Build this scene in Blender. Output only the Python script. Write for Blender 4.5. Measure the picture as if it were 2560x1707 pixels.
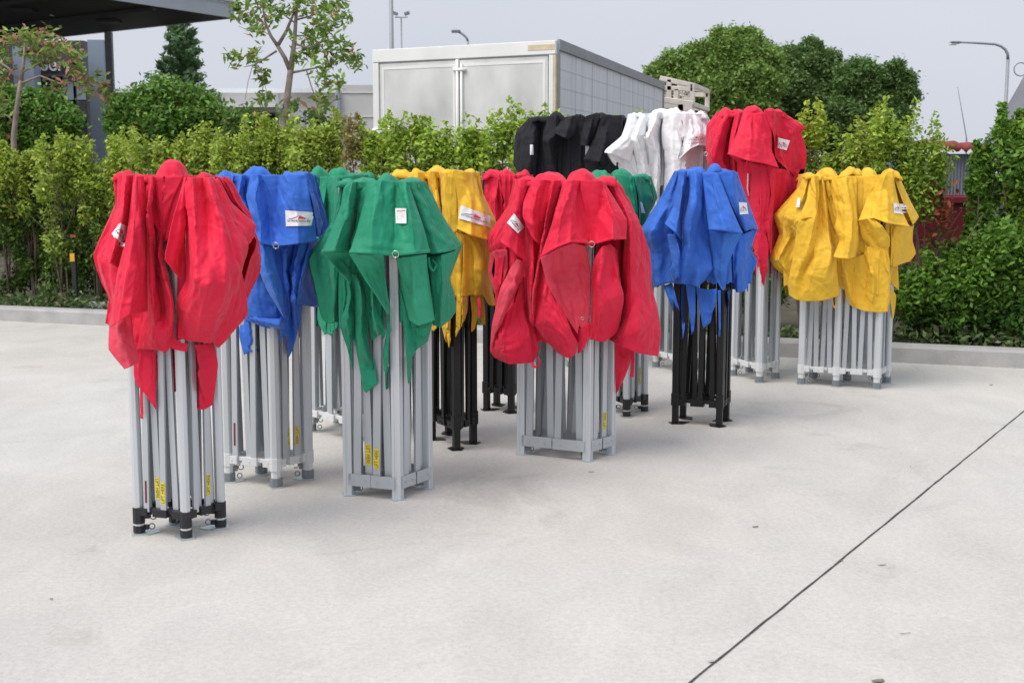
import bpy, math, random
import numpy as np
from mathutils import Vector, Matrix
from mathutils.bvhtree import BVHTree

# ------------------------------------------------------------------ scene, camera, light
for o in list(bpy.data.objects):
    bpy.data.objects.remove(o)
SC = bpy.context.scene
COL = SC.collection
FPX, CX, CY, HOR, CAMH = 3200.0, 1280.0, 853.5, 435.0, 1.60
TH = math.atan((CY - HOR) / FPX)
cam_d = bpy.data.cameras.new('camera')
cam = bpy.data.objects.new('camera', cam_d)
COL.objects.link(cam)
cam.location = (0, 0, CAMH)
cam.rotation_euler = (math.pi / 2 - TH, 0, 0)
cam_d.sensor_width = 36.0
cam_d.lens = FPX / 2560 * 36.0
cam_d.clip_end = 3000
cam_d.dof.use_dof = True
cam_d.dof.focus_distance = 7.2
cam_d.dof.aperture_fstop = 5.6
SC.camera = cam

SUN_EL, SUN_AZ = math.radians(56), math.radians(236)
world = bpy.data.worlds.new('World')
SC.world = world
world.use_nodes = True
wn, wl = world.node_tree.nodes, world.node_tree.links
wn.clear()
w_out = wn.new('ShaderNodeOutputWorld')
w_bg = wn.new('ShaderNodeBackground')
w_sky = wn.new('ShaderNodeTexSky')
w_sky.sky_type = 'NISHITA'
w_sky.sun_disc = False
w_sky.sun_elevation = SUN_EL
w_sky.sun_rotation = SUN_AZ
w_sky.dust_density = 3.0
w_tc = wn.new('ShaderNodeTexCoord')
w_map = wn.new('ShaderNodeMapping')
w_map.inputs['Scale'].default_value = (1.0, 1.0, 3.2)
w_noise = wn.new('ShaderNodeTexNoise')
w_noise.inputs['Scale'].default_value = 1.3
w_noise.inputs['Detail'].default_value = 3.0
w_ramp = wn.new('ShaderNodeValToRGB')
w_ramp.color_ramp.elements[0].position = 0.3
w_ramp.color_ramp.elements[0].color = (5.9, 6.35, 7.3, 1)
w_ramp.color_ramp.elements[1].position = 0.72
w_ramp.color_ramp.elements[1].color = (7.1, 7.4, 8.2, 1)
w_sep = wn.new('ShaderNodeSeparateXYZ')
w_zr = wn.new('ShaderNodeMapRange')
w_zr.inputs['From Min'].default_value = 0.15
w_zr.inputs['From Max'].default_value = 1.0
w_zr.inputs['To Min'].default_value = 1.0
w_zr.inputs['To Max'].default_value = 1.45
w_mul = wn.new('ShaderNodeVectorMath')
w_mul.operation = 'SCALE'
w_mix = wn.new('ShaderNodeMix')
w_mix.data_type = 'RGBA'
w_mix.inputs['Factor'].default_value = 0.93
wl.new(w_tc.outputs['Generated'], w_map.inputs['Vector'])
wl.new(w_map.outputs['Vector'], w_noise.inputs['Vector'])
wl.new(w_noise.outputs['Fac'], w_ramp.inputs['Fac'])
wl.new(w_tc.outputs['Generated'], w_sep.inputs[0])
wl.new(w_sep.outputs['Z'], w_zr.inputs['Value'])
wl.new(w_ramp.outputs['Color'], w_mul.inputs[0])
wl.new(w_zr.outputs['Result'], w_mul.inputs['Scale'])
wl.new(w_sky.outputs['Color'], w_mix.inputs['A'])
wl.new(w_mul.outputs[0], w_mix.inputs['B'])
wl.new(w_mix.outputs['Result'], w_bg.inputs['Color'])
w_bg.inputs['Strength'].default_value = 0.1
wl.new(w_bg.outputs[0], w_out.inputs[0])

sun_d = bpy.data.lights.new('sun', 'SUN')
sun_d.energy = 2.6
sun_d.angle = math.radians(40)
sun_d.color = (1.0, 0.95, 0.885)
sun = bpy.data.objects.new('sun', sun_d)
COL.objects.link(sun)
sdir = Vector((math.sin(SUN_AZ) * math.cos(SUN_EL), math.cos(SUN_AZ) * math.cos(SUN_EL), math.sin(SUN_EL)))
sun.rotation_euler = sdir.to_track_quat('Z', 'Y').to_euler()
sun.location = (0, 0, 30)
SC.view_settings.view_transform = 'Standard'
SC.view_settings.look = 'None'
SC.view_settings.exposure = 0.02
SC.view_settings.gamma = 1.0

# ------------------------------------------------------------------ helpers
rng = np.random.default_rng(7)
ct, st = math.cos(TH), math.sin(TH)

def at(px, py, Y):
    u = (px - CX) / FPX
    w = -(py - CY) / FPX
    dy = ct + w * st
    dz = -st + w * ct
    t = Y / dy
    return Vector((u * t, Y, CAMH + dz * t))

def ground(px, py, z=0.0):
    u = (px - CX) / FPX
    w = -(py - CY) / FPX
    dy = ct + w * st
    dz = -st + w * ct
    t = (z - CAMH) / dz
    return Vector((u * t, dy * t, z))

def tag(o, label=None, cat=None, group=None, kind=None):
    if label: o['label'] = label
    if cat: o['category'] = cat
    if group: o['group'] = group
    if kind: o['kind'] = kind
    return o

def empty(name, loc, label=None, cat=None, group=None):
    o = bpy.data.objects.new(name, None)
    COL.objects.link(o)
    o.location = loc
    o.empty_display_size = 0.2
    return tag(o, label, cat, group)

class MB:
    def __init__(s):
        s.v = []; s.f = []; s.m = []
    def add(s, vs, fs, m=0):
        b = len(s.v)
        s.v += [tuple(p) for p in vs]
        s.f += [tuple(b + i for i in f) for f in fs]
        s.m += [m] * len(fs)
    def box(s, c, sz, m=0, R=None):
        c = Vector(c); h = Vector(sz) / 2
        vs = []
        for i in range(8):
            p = Vector((h.x * (1 if i & 1 else -1), h.y * (1 if i & 2 else -1), h.z * (1 if i & 4 else -1)))
            if R is not None: p = R @ p
            vs.append(c + p)
        s.add(vs, [(0, 2, 3, 1), (4, 5, 7, 6), (0, 1, 5, 4), (2, 6, 7, 3), (0, 4, 6, 2), (1, 3, 7, 5)], m)
    def tube(s, pts, rad, n=8, m=0, caps=True, prof=None, up=None):
        pts = [Vector(p) for p in pts]
        if not isinstance(rad, (list, tuple)): rad = [rad] * len(pts)
        rings = []
        prev = None
        for i, p in enumerate(pts):
            d = (pts[min(i + 1, len(pts) - 1)] - pts[max(i - 1, 0)]).normalized()
            ref = up if up is not None else (Vector((0, 0, 1)) if abs(d.z) < 0.9 else Vector((1, 0, 0)))
            if prev is not None and up is None: ref = prev
            a = d.cross(ref)
            if a.length < 1e-5: a = d.orthogonal()
            a.normalize(); b = a.cross(d).normalized(); prev = b
            ring = []
            if prof:
                for (x, y) in prof: ring.append(p + a * x * rad[i] + b * y * rad[i])
            else:
                for k in range(n):
                    t = 2 * math.pi * k / n
                    ring.append(p + a * math.cos(t) * rad[i] + b * math.sin(t) * rad[i])
            rings.append(ring)
        n = len(rings[0])
        vs = [q for r in rings for q in r]
        fs = []
        for i in range(len(rings) - 1):
            for k in range(n):
                k2 = (k + 1) % n
                fs.append((i * n + k, i * n + k2, (i + 1) * n + k2, (i + 1) * n + k))
        if caps:
            fs.append(tuple(range(n - 1, -1, -1)))
            fs.append(tuple((len(rings) - 1) * n + k for k in range(n)))
        s.add(vs, fs, m)
    def quad(s, a, b, c, d, m=0):
        s.add([a, b, c, d], [(0, 1, 2, 3)], m)
    def poly_slab(s, pts, z0, z1, m=0, mtop=None):
        n = len(pts)
        vs = [(p[0], p[1], z0) for p in pts] + [(p[0], p[1], z1) for p in pts]
        s.add(vs, [(i, (i + 1) % n, n + (i + 1) % n, n + i) for i in range(n)] + [tuple(range(n - 1, -1, -1))], m)
        s.add(vs[n:], [tuple(range(n))], m if mtop is None else mtop)
    def torus(s, c, R, r, ax, m=0, n=14, k=6, arc=1.0):
        c = Vector(c); ax = Vector(ax).normalized()
        a = ax.orthogonal().normalized(); b = ax.cross(a)
        pts = [c + a * math.cos(2 * math.pi * arc * i / n) * R + b * math.sin(2 * math.pi * arc * i / n) * R for i in range(n + 1)]
        s.tube(pts, r, k, m, caps=False)
    def build(s, name, mats, parent=None, smooth=False, bevel=0.0):
        me = bpy.data.meshes.new(name)
        loc = Vector((0, 0, 0))
        vs = s.v
        if parent is not None:
            w = parent_loc(parent)
            vs = [(p[0] - w.x, p[1] - w.y, p[2] - w.z) for p in vs]
        me.from_pydata(vs, [], s.f)
        if not isinstance(mats, (list, tuple)): mats = [mats]
        for m in mats: me.materials.append(m)
        me.polygons.foreach_set('material_index', s.m)
        if smooth: me.polygons.foreach_set('use_smooth', [True] * len(s.f))
        me.update()
        o = bpy.data.objects.new(name, me)
        COL.objects.link(o)
        if parent is not None: o.parent = parent
        if bevel:
            b = o.modifiers.new('bevel', 'BEVEL'); b.width = bevel; b.segments = 2; b.limit_method = 'ANGLE'
        return o

def parent_loc(o):
    v = Vector((0, 0, 0))
    while o is not None:
        v += Vector(o.location); o = o.parent
    return v

def np_mesh(name, V, F, mats, parent=None, smooth=True, mi=None, attr=None, uv=None):
    me = bpy.data.meshes.new(name)
    V = np.asarray(V, dtype=np.float32).reshape(-1, 3)
    if parent is not None:
        V = V - np.array(parent_loc(parent), dtype=np.float32)
    F = np.asarray(F, dtype=np.int32)
    k = F.shape[1]
    me.vertices.add(len(V)); me.vertices.foreach_set('co', V.ravel())
    me.loops.add(F.size); me.loops.foreach_set('vertex_index', F.ravel())
    me.polygons.add(len(F))
    me.polygons.foreach_set('loop_start', np.arange(0, F.size, k, dtype=np.int32))
    if not isinstance(mats, (list, tuple)): mats = [mats]
    for m in mats: me.materials.append(m)
    if mi is not None: me.polygons.foreach_set('material_index', np.asarray(mi, dtype=np.int32))
    me.polygons.foreach_set('use_smooth', np.full(len(F), smooth))
    if attr is not None:
        a = me.color_attributes.new('tint', 'FLOAT_COLOR', 'POINT')
        A = np.ones((len(V), 4), dtype=np.float32); A[:, :3] = attr
        a.data.foreach_set('color', A.ravel())
    if uv is not None:
        l = me.uv_layers.new(name='uv')
        l.data.foreach_set('uv', np.asarray(uv, dtype=np.float32)[F.ravel()].ravel())
    me.update(calc_edges=True)
    o = bpy.data.objects.new(name, me)
    COL.objects.link(o)
    if parent is not None: o.parent = parent
    return o

# ------------------------------------------------------------------ materials
def new_mat(name):
    m = bpy.data.materials.new(name); m.use_nodes = True
    n = m.node_tree.nodes; l = m.node_tree.links
    return m, n, l, n['Principled BSDF']

def mat(name, col, rough=0.6, metal=0.0, var=0.12, scale=8.0, bump=0.0, bscale=60.0, spec=0.4, stretch=(1, 1, 1)):
    m, n, l, p = new_mat(name)
    p.inputs['Roughness'].default_value = rough
    p.inputs['Metallic'].default_value = metal
    p.inputs['Specular IOR Level'].default_value = spec
    tc = n.new('ShaderNodeTexCoord'); mp = n.new('ShaderNodeMapping')
    mp.inputs['Scale'].default_value = stretch
    l.new(tc.outputs['Object'], mp.inputs[0])
    nz = n.new('ShaderNodeTexNoise'); nz.inputs['Scale'].default_value = scale; nz.inputs['Detail'].default_value = 6
    l.new(mp.outputs[0], nz.inputs['Vector'])
    r = n.new('ShaderNodeValToRGB')
    c = np.array(col[:3])
    r.color_ramp.elements[0].position = 0.3; r.color_ramp.elements[1].position = 0.7
    r.color_ramp.elements[0].color = (*(c * (1 - var)), 1)
    r.color_ramp.elements[1].color = (*np.minimum(c * (1 + var), 1), 1)
    l.new(nz.outputs['Fac'], r.inputs['Fac']); l.new(r.outputs['Color'], p.inputs['Base Color'])
    if bump:
        nb = n.new('ShaderNodeTexNoise'); nb.inputs['Scale'].default_value = bscale; nb.inputs['Detail'].default_value = 4
        l.new(mp.outputs[0], nb.inputs['Vector'])
        b = n.new('ShaderNodeBump'); b.inputs['Strength'].default_value = bump; b.inputs['Distance'].default_value = 0.01
        l.new(nb.outputs['Fac'], b.inputs['Height']); l.new(b.outputs[0], p.inputs['Normal'])
    return m

def cloth_mat(name, col, transl=0.12, rough=0.62, sheen=0.12):
    m, n, l, p = new_mat(name)
    c = np.array(col)
    p.inputs['Roughness'].default_value = rough
    p.inputs['Specular IOR Level'].default_value = 0.28
    p.inputs['Sheen Weight'].default_value = sheen
    p.inputs['Sheen Roughness'].default_value = 0.4
    tc = n.new('ShaderNodeTexCoord')
    nz = n.new('ShaderNodeTexNoise'); nz.inputs['Scale'].default_value = 5; nz.inputs['Detail'].default_value = 4
    l.new(tc.outputs['Object'], nz.inputs['Vector'])
    r = n.new('ShaderNodeValToRGB')
    r.color_ramp.elements[0].position = 0.3; r.color_ramp.elements[1].position = 0.7
    r.color_ramp.elements[0].color = (*(c * 0.93), 1); r.color_ramp.elements[1].color = (*np.minimum(c * 1.06, 1), 1)
    l.new(nz.outputs['Fac'], r.inputs['Fac']); l.new(r.outputs['Color'], p.inputs['Base Color'])
    # crumple facets, soft creases and fine weave
    nd = n.new('ShaderNodeTexNoise'); nd.inputs['Scale'].default_value = 6; nd.inputs['Detail'].default_value = 2
    l.new(tc.outputs['Object'], nd.inputs['Vector'])
    va = n.new('ShaderNodeVectorMath'); va.operation = 'MULTIPLY_ADD'; va.inputs[1].default_value = (.22, .22, .22)
    l.new(nd.outputs['Color'], va.inputs[0]); l.new(tc.outputs['Object'], va.inputs[2])
    vo = n.new('ShaderNodeTexVoronoi'); vo.inputs['Scale'].default_value = 11; vo.inputs['Randomness'].default_value = 1
    l.new(va.outputs[0], vo.inputs['Vector'])
    b0 = n.new('ShaderNodeBump'); b0.inputs['Strength'].default_value = 0.5; b0.inputs['Distance'].default_value = 0.02
    l.new(vo.outputs['Distance'], b0.inputs['Height'])
    mp = n.new('ShaderNodeMapping'); mp.inputs['Scale'].default_value = (1, 1, 0.55)
    mp.inputs['Rotation'].default_value = (0.3, 0.5, 0)
    l.new(tc.outputs['Object'], mp.inputs[0])
    n2 = n.new('ShaderNodeTexNoise'); n2.inputs['Scale'].default_value = 11; n2.inputs['Detail'].default_value = 3
    n2.inputs['Distortion'].default_value = 1.2
    l.new(mp.outputs[0], n2.inputs['Vector'])
    n3 = n.new('ShaderNodeTexNoise'); n3.inputs['Scale'].default_value = 320; n3.inputs['Detail'].default_value = 2
    l.new(tc.outputs['Object'], n3.inputs['Vector'])
    b = n.new('ShaderNodeBump'); b.inputs['Strength'].default_value = 0.35; b.inputs['Distance'].default_value = 0.010
    l.new(n2.outputs['Fac'], b.inputs['Height']); l.new(b0.outputs[0], b.inputs['Normal'])
    b2 = n.new('ShaderNodeBump'); b2.inputs['Strength'].default_value = 0.12; b2.inputs['Distance'].default_value = 0.002
    l.new(n3.outputs['Fac'], b2.inputs['Height']); l.new(b.outputs[0], b2.inputs['Normal'])
    l.new(b2.outputs[0], p.inputs['Normal'])
    t = n.new('ShaderNodeBsdfTranslucent'); l.new(r.outputs['Color'], t.inputs['Color']); l.new(b.outputs[0], t.inputs['Normal'])
    mx = n.new('ShaderNodeMixShader'); mx.inputs[0].default_value = transl
    l.new(p.outputs[0], mx.inputs[1]); l.new(t.outputs[0], mx.inputs[2])
    l.new(mx.outputs[0], n['Material Output'].inputs['Surface'])
    return m

def leaf_mat(name, gain=1.0, transl=0.3):
    m, n, l, p = new_mat(name)
    a = n.new('ShaderNodeAttribute'); a.attribute_name = 'tint'
    p.inputs['Roughness'].default_value = 0.5
    p.inputs['Specular IOR Level'].default_value = 0.35
    l.new(a.outputs['Color'], p.inputs['Base Color'])
    t = n.new('ShaderNodeBsdfTranslucent'); l.new(a.outputs['Color'], t.inputs['Color'])
    mx = n.new('ShaderNodeMixShader'); mx.inputs[0].default_value = transl
    l.new(p.outputs[0], mx.inputs[1]); l.new(t.outputs[0], mx.inputs[2])
    l.new(mx.outputs[0], n['Material Output'].inputs['Surface'])
    return m

M = {}
M['alu'] = mat('aluminium', (0.62, 0.645, 0.665), 0.42, 0.35, 0.04, 14, stretch=(1, 1, 0.1))
M['alu2'] = mat('aluminium_bar', (0.52, 0.55, 0.575), 0.42, 0.5, 0.05, 14, stretch=(1, 1, 0.1))
M['white_pl'] = mat('cast_bracket', (0.66, 0.67, 0.67), 0.5, 0.0, 0.05)
M['grey_pl'] = mat('grey_plastic', (0.20, 0.22, 0.235), 0.5, 0.0, 0.08)
M['black_pl'] = mat('black_plastic', (0.022, 0.022, 0.024), 0.45, 0.0, 0.15)
M['black_st'] = mat('black_steel', (0.016, 0.016, 0.017), 0.38, 0.2, 0.15)
M['zinc'] = mat('zinc_plate', (0.60, 0.68, 0.71), 0.35, 0.6, 0.08)
M['ring'] = mat('steel_ring', (0.25, 0.26, 0.27), 0.3, 0.9, 0.08)
M['brass'] = mat('grommet', (0.62, 0.60, 0.55), 0.3, 0.9, 0.08)
M['yellow_st'] = mat('yellow_sticker', (0.80, 0.62, 0.02), 0.5, 0.0, 0.03)
M['red_st'] = mat('red_sticker', (0.17, 0.02, 0.02), 0.5)
M['ink'] = mat('black_ink', (0.05, 0.045, 0.05), 0.6)
M['ink_red'] = mat('red_ink', (0.75, 0.05, 0.05), 0.6)
M['label'] = mat('white_label', (0.80, 0.80, 0.82), 0.6, 0, 0.02)
M['strap'] = mat('cream_cord', (0.72, 0.68, 0.60), 0.8)
CLOTH = {
    'red': cloth_mat('red_fabric', (0.80, 0.017, 0.062)), 'red_in': cloth_mat('red_fabric_lining', (0.82, 0.07, 0.12)),
    'blue': cloth_mat('blue_fabric', (0.045, 0.17, 0.66)), 'blue_in': cloth_mat('blue_fabric_lining', (0.05, 0.20, 0.70)),
    'green': cloth_mat('green_fabric', (0.018, 0.29, 0.16)), 'green_in': cloth_mat('green_fabric_lining', (0.045, 0.40, 0.23)),
    'yellow': cloth_mat('yellow_fabric', (0.90, 0.55, 0.045)), 'yellow_in': cloth_mat('yellow_fabric_lining', (0.92, 0.58, 0.05)),
    'black': cloth_mat('black_fabric', (0.016, 0.016, 0.020), 0.02, .8, 0.02), 'black_in': cloth_mat('black_fabric_lining', (0.016, 0.016, 0.019), 0.02, .8, 0.02),
    'white': cloth_mat('white_fabric', (0.97, 0.972, 0.99), .12), 'white_in': cloth_mat('white_fabric_lining', (0.82, 0.80, 0.80)),
}

def concrete_mat():
    m, n, l, p = new_mat('concrete')
    p.inputs['Roughness'].default_value = 0.85
    p.inputs['Specular IOR Level'].default_value = 0.25
    tc = n.new('ShaderNodeTexCoord')
    def noise(sc, det, dist=0.0, rough=0.5, st=(1, 1, 1)):
        mp = n.new('ShaderNodeMapping'); mp.inputs['Scale'].default_value = st
        l.new(tc.outputs['Object'], mp.inputs[0])
        z = n.new('ShaderNodeTexNoise'); z.inputs['Scale'].default_value = sc; z.inputs['Detail'].default_value = det
        z.inputs['Distortion'].default_value = dist; z.inputs['Roughness'].default_value = rough
        l.new(mp.outputs[0], z.inputs['Vector']); return z
    def ramp(z, p0, p1, c0, c1):
        r = n.new('ShaderNodeValToRGB'); r.color_ramp.elements[0].position = p0; r.color_ramp.elements[1].position = p1
        r.color_ramp.elements[0].color = (*c0, 1); r.color_ramp.elements[1].color = (*c1, 1)
        l.new(z.outputs['Fac'], r.inputs['Fac']); return r
    def mul(a, b):
        x = n.new('ShaderNodeMix'); x.data_type = 'RGBA'; x.blend_type = 'MULTIPLY'; x.inputs['Factor'].default_value = 1
        l.new(a, x.inputs['A']); l.new(b, x.inputs['B']); return x.outputs['Result']
    big = ramp(noise(0.35, 5, 0.6), 0.3, 0.7, (0.58, 0.558, 0.526), (0.66, 0.638, 0.604))
    hue = ramp(noise(0.22, 3, 0.3), 0.35, 0.68, (0.975, 0.995, 1.0), (1.0, 0.972, 0.945))
    mid = ramp(noise(2.2, 8, 0.8, 0.65, (1, 0.6, 1)), 0.34, 0.66, (0.88, 0.882, 0.885), (1.0, 1.0, 1.0))
    fine = ramp(noise(42, 6, 0, 0.75), 0.36, 0.62, (0.84, 0.84, 0.84), (1.0, 1.0, 1.0))
    spk = ramp(noise(130, 3, 0, 0.6), 0.30, 0.40, (0.62, 0.62, 0.62), (1, 1, 1))
    c = mul(mul(mul(mul(big.outputs['Color'], hue.outputs['Color']), mid.outputs['Color']), fine.outputs['Color']), spk.outputs['Color'])
    # sparse dark stains
    sn = ramp(noise(0.9, 9, 1.5, 0.7), 0.30, 0.42, (0.84, 0.835, 0.82), (1, 1, 1))
    c = mul(c, sn.outputs['Color'])
    l.new(c, p.inputs['Base Color'])
    nb = noise(90, 6, 0, 0.7)
    b = n.new('ShaderNodeBump'); b.inputs['Strength'].default_value = 0.35; b.inputs['Distance'].default_value = 0.004
    l.new(nb.outputs['Fac'], b.inputs['Height']); l.new(b.outputs[0], p.inputs['Normal'])
    return m
M['concrete'] = concrete_mat()
M['kerb'] = mat('kerb_concrete', (0.42, 0.415, 0.40), 0.85, 0, 0.12, 6, 0.4, 60)
M['soil'] = mat('soil', (0.085, 0.075, 0.05), 0.95, 0, 0.4, 3, 0.6, 20)
M['joint'] = mat('joint_filler', (0.055, 0.058, 0.05), 0.9, 0, 0.5, 25)
M['bark'] = mat('bark', (0.17, 0.13, 0.10), 0.9, 0, 0.3, 12, 0.5, 30)
M['bark_pale'] = mat('pale_bark', (0.30, 0.24, 0.21), 0.9, 0, 0.25, 12, 0.5, 30)
M['leaf'] = leaf_mat('leaves')

# ------------------------------------------------------------------ ground, kerb, joint
gm = MB(); gm.quad((-400, -60, 0), (400, -60, 0), (400, 900, 0), (-400, 900, 0))
tag(gm.build('ground', M['concrete']), kind='structure')
K0, K1 = ground(0, 802), ground(2560, 921)
kd = (K1 - K0).normalized(); kn = Vector((-kd.y, kd.x, 0))
if kn.y < 0: kn = -kn
def kpt(t, off=0, z=0):
    p = K0 + kd * t + kn * off
    return Vector((p.x, p.y, z))
m = MB()
t = -22.0
while t < 40:
    L = 2.4
    a, b = kpt(t + 0.006), kpt(t + L - 0.006)
    prof = [(0, 0), (0.004, 0.125), (0.02, 0.148), (0.17, 0.152), (0.17, 0)]
    vs = [(*(p.xy + kn.xy * o), z) for p in (a, b) for (o, z) in prof]
    m.add(vs, [(i, i + 5, i + 6, i + 1) for i in range(4)] + [(0, 1, 2, 3, 4), (9, 8, 7, 6, 5)])
    t += L
tag(m.build('kerb', M['kerb']), kind='structure')
m = MB()
vg = [kpt(-60, 0.165, 0.0), kpt(90, 0.165, 0.0), kpt(90, 300, 0), kpt(-60, 300, 0)]
m.poly_slab([(p.x, p.y) for p in vg], 0.01, 0.12)
tag(m.build('verge', M['soil']), kind='structure')
# saw-cut joint with filler, slightly ragged
J0, J1 = ground(1690, 1735), ground(2680, 930)
m = MB(); nseg = 90
jd = (J1 - J0); jn = Vector((-jd.y, jd.x, 0)).normalized()
pts = []
for i in range(nseg + 1):
    p = J0 + jd * (i / nseg)
    w = 0.0042 * (0.75 + 0.5 * rng.random()); o = (rng.random() - .5) * 0.003
    pts.append((p + jn * (o - w) + Vector((0, 0, .003)), p + jn * (o + w) + Vector((0, 0, .003))))
for i in range(nseg):
    m.quad(pts[i][0], pts[i][1], pts[i + 1][1], pts[i + 1][0])
tag(m.build('expansion_joint', M['joint']), kind='structure')

# ------------------------------------------------------------------ cloth sheets
def resample(P, n, bl):
    """P (k,3) control points -> n points, blend of linear and Catmull-Rom, by chord length"""
    P = np.asarray(P, float); k = len(P)
    if k == 1: return np.repeat(P, n, 0)
    d = np.r_[0, np.cumsum(np.sqrt(((P[1:] - P[:-1]) ** 2).sum(1)) + 1e-6)]
    d /= d[-1]
    t = np.linspace(0, 1, n)
    i = np.clip(np.searchsorted(d, t, side='right') - 1, 0, k - 2)
    f = ((t - d[i]) / (d[i + 1] - d[i]))[:, None]
    lin = P[i] * (1 - f) + P[i + 1] * f
    Q = np.vstack([2 * P[0] - P[1], P, 2 * P[-1] - P[-2]])
    p0, p1, p2, p3 = Q[i], Q[i + 1], Q[i + 2], Q[i + 3]
    cr = 0.5 * (2 * p1 + (p2 - p0) * f + (2 * p0 - 5 * p1 + 4 * p2 - p3) * f ** 2 + (3 * p1 - p0 - 3 * p2 + p3) * f ** 3)
    return lin * (1 - bl) + cr * bl

def smooth_noise(nv, nu, cell, r):
    a, b = max(2, int(nv / cell) + 2), max(2, int(nu / cell) + 2)
    g = r.standard_normal((a, b, 3))
    y = np.linspace(0, a - 1.001, nv); x = np.linspace(0, b - 1.001, nu)
    yi, xi = y.astype(int), x.astype(int)
    fy, fx = (y - yi)[:, None, None], (x - xi)[None, :, None]
    fy = fy * fy * (3 - 2 * fy); fx = fx * fx * (3 - 2 * fx)
    return (g[yi][:, xi] * (1 - fy) * (1 - fx) + g[yi + 1][:, xi] * fy * (1 - fx)
            + g[yi][:, xi + 1] * (1 - fy) * fx + g[yi + 1][:, xi + 1] * fy * fx)

def relax(P, r, slack=0.04, it=36, pin=0.05, amp=0.004):
    nv, nu, _ = P.shape
    P0 = P.copy()
    X = P + smooth_noise(nv, nu, 5, r) * amp
    sets = []
    def mk(a, b, s, w):
        rest = np.sqrt(((P0[b] - P0[a]) ** 2).sum(-1)) * s
        sets.append((a, b, rest, w))
    sl = slice
    for par in (0, 1):
        if nu > 2: mk((sl(None), sl(par, nu - 1, 2)), (sl(None), sl(par + 1, nu, 2)), 1 + slack, 1.0)
        if nv > 2: mk((sl(par, nv - 1, 2), sl(None)), (sl(par + 1, nv, 2), sl(None)), 1 + slack * 0.6, 1.0)
    for st_, w in ((3, 0.35),):
        for par in range(st_ * 2):
            if nu > st_ * 2 + par and False: pass
    fix = []
    for (a, b, rest, w) in sets:
        A = X[a]; B = X[b]
        n = min(A.shape[0], B.shape[0]), min(A.shape[1], B.shape[1])
        fix.append((a, b, rest[:n[0], :n[1]] if rest.shape[:2] != n else rest, w, n))
    for k in range(it):
        for (a, b, rest, w, n) in fix:
            A = X[a]; B = X[b]
            D = B - A
            L = np.sqrt((D ** 2).sum(-1)) + 1e-9
            C = (D * ((L - rest) / L * 0.5 * w)[..., None])
            X[a] += C; X[b] -= C
        # bending: pull towards local mean
        if k % 2 == 0:
            Y = X.copy()
            Y[:, 1:-1] += 0.07 * (X[:, :-2] + X[:, 2:] - 2 * X[:, 1:-1])
            Y[1:-1] += 0.10 * (X[:-2] + X[2:] - 2 * X[1:-1])
            X = Y
        X += (P0 - X) * pin
        X[0] = P0[0]; X[-1] = P0[-1]; X[:, 0] = P0[:, 0]; X[:, -1] = P0[:, -1]
    return X

def creases(P, r, dens=1.0):
    """stiff-fabric crease lines: tent-shaped ridges and troughs along random straight lines"""
    nv, nu, _ = P.shape
    du = np.gradient(P, axis=1); dv = np.gradient(P, axis=0)
    N = np.cross(du, dv); N /= np.linalg.norm(N, axis=-1, keepdims=True) + 1e-9
    wu = np.linalg.norm(du, axis=-1).mean(); wv = np.linalg.norm(dv, axis=-1).mean()
    W, H = wu * nu, wv * nv
    U, V = np.meshgrid(np.arange(nu) * wu, np.arange(nv) * wv)
    K = int(dens * (3 + 120 * W * H))
    D = np.zeros((nv, nu))
    for k in range(K):
        u0, v0 = r.random() * W, r.random() * H
        a = math.pi / 2 + r.normal() * .35 if r.random() < .6 else r.random() * math.pi
        L = (.06 + .28 * r.random() ** 1.5) * min(1.0, .4 + H)
        w = .010 + .040 * r.random() ** 2
        c, s_ = math.cos(a), math.sin(a)
        x = (U - u0) * c + (V - v0) * s_; y = -(U - u0) * s_ + (V - v0) * c
        y = y + .02 * np.sin(x / L * 3 + k)
        t = np.clip(1 - np.abs(x) / L, 0, 1)
        sk = .25 + .5 * r.random()                       # lopsided fold: steep on one side
        yy = np.where(y > 0, y / (w * 2 * sk), -y / (w * 2 * (1 - sk)))
        D += np.clip(1 - yy, 0, 1) * t ** .5 * w * .20 * (1 if r.random() < .65 else -1)
    ev = np.minimum(np.arange(nv), nv - 1 - np.arange(nv)) * wv; eu = np.minimum(np.arange(nu), nu - 1 - np.arange(nu)) * wu
    for k in range(int(dens * 260 * W * H)):                          # short crisp wrinkles
        u0, v0 = r.random() * W, r.random() * H
        a = math.pi / 2 + r.normal() * .5 if r.random() < .5 else r.random() * math.pi
        L = .02 + .07 * r.random(); w = .007 + .008 * r.random(); c, s_ = math.cos(a), math.sin(a)
        x = (U - u0) * c + (V - v0) * s_; y = -(U - u0) * s_ + (V - v0) * c
        D += np.clip(1 - np.abs(y) / w, 0, 1) * np.clip(1 - np.abs(x) / L, 0, 1) * w * .28 * (1 if r.random() < .6 else -1)
    for k in range(int(dens * W / .055)):
        u0 = r.random() * W; a = math.pi / 2 + r.normal() * .16; L = H * (.35 + .6 * r.random()); w = .014 + .022 * r.random()
        c, s_ = math.cos(a), math.sin(a); v0 = H * (.0 if r.random() < .6 else r.random() * .6)
        x = (U - u0) * c + (V - v0) * s_; y = -(U - u0) * s_ + (V - v0) * c + .012 * np.sin(x / max(L, .05) * 4 + k)
        sk = .3 + .4 * r.random(); yy = np.where(y > 0, y / (w * 2 * sk), -y / (w * 2 * (1 - sk)))
        D += np.clip(1 - yy, 0, 1) * np.clip(1 - np.abs(x) / L, 0, 1) ** .5 * w * .48 * (1 if r.random() < .6 else -1)
    edge = np.clip(np.minimum(ev[:, None], eu[None, :]) / .035, 0, 1)
    D = np.clip(D, -.018, .020)
    return P + N * (D * edge)[..., None]

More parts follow.
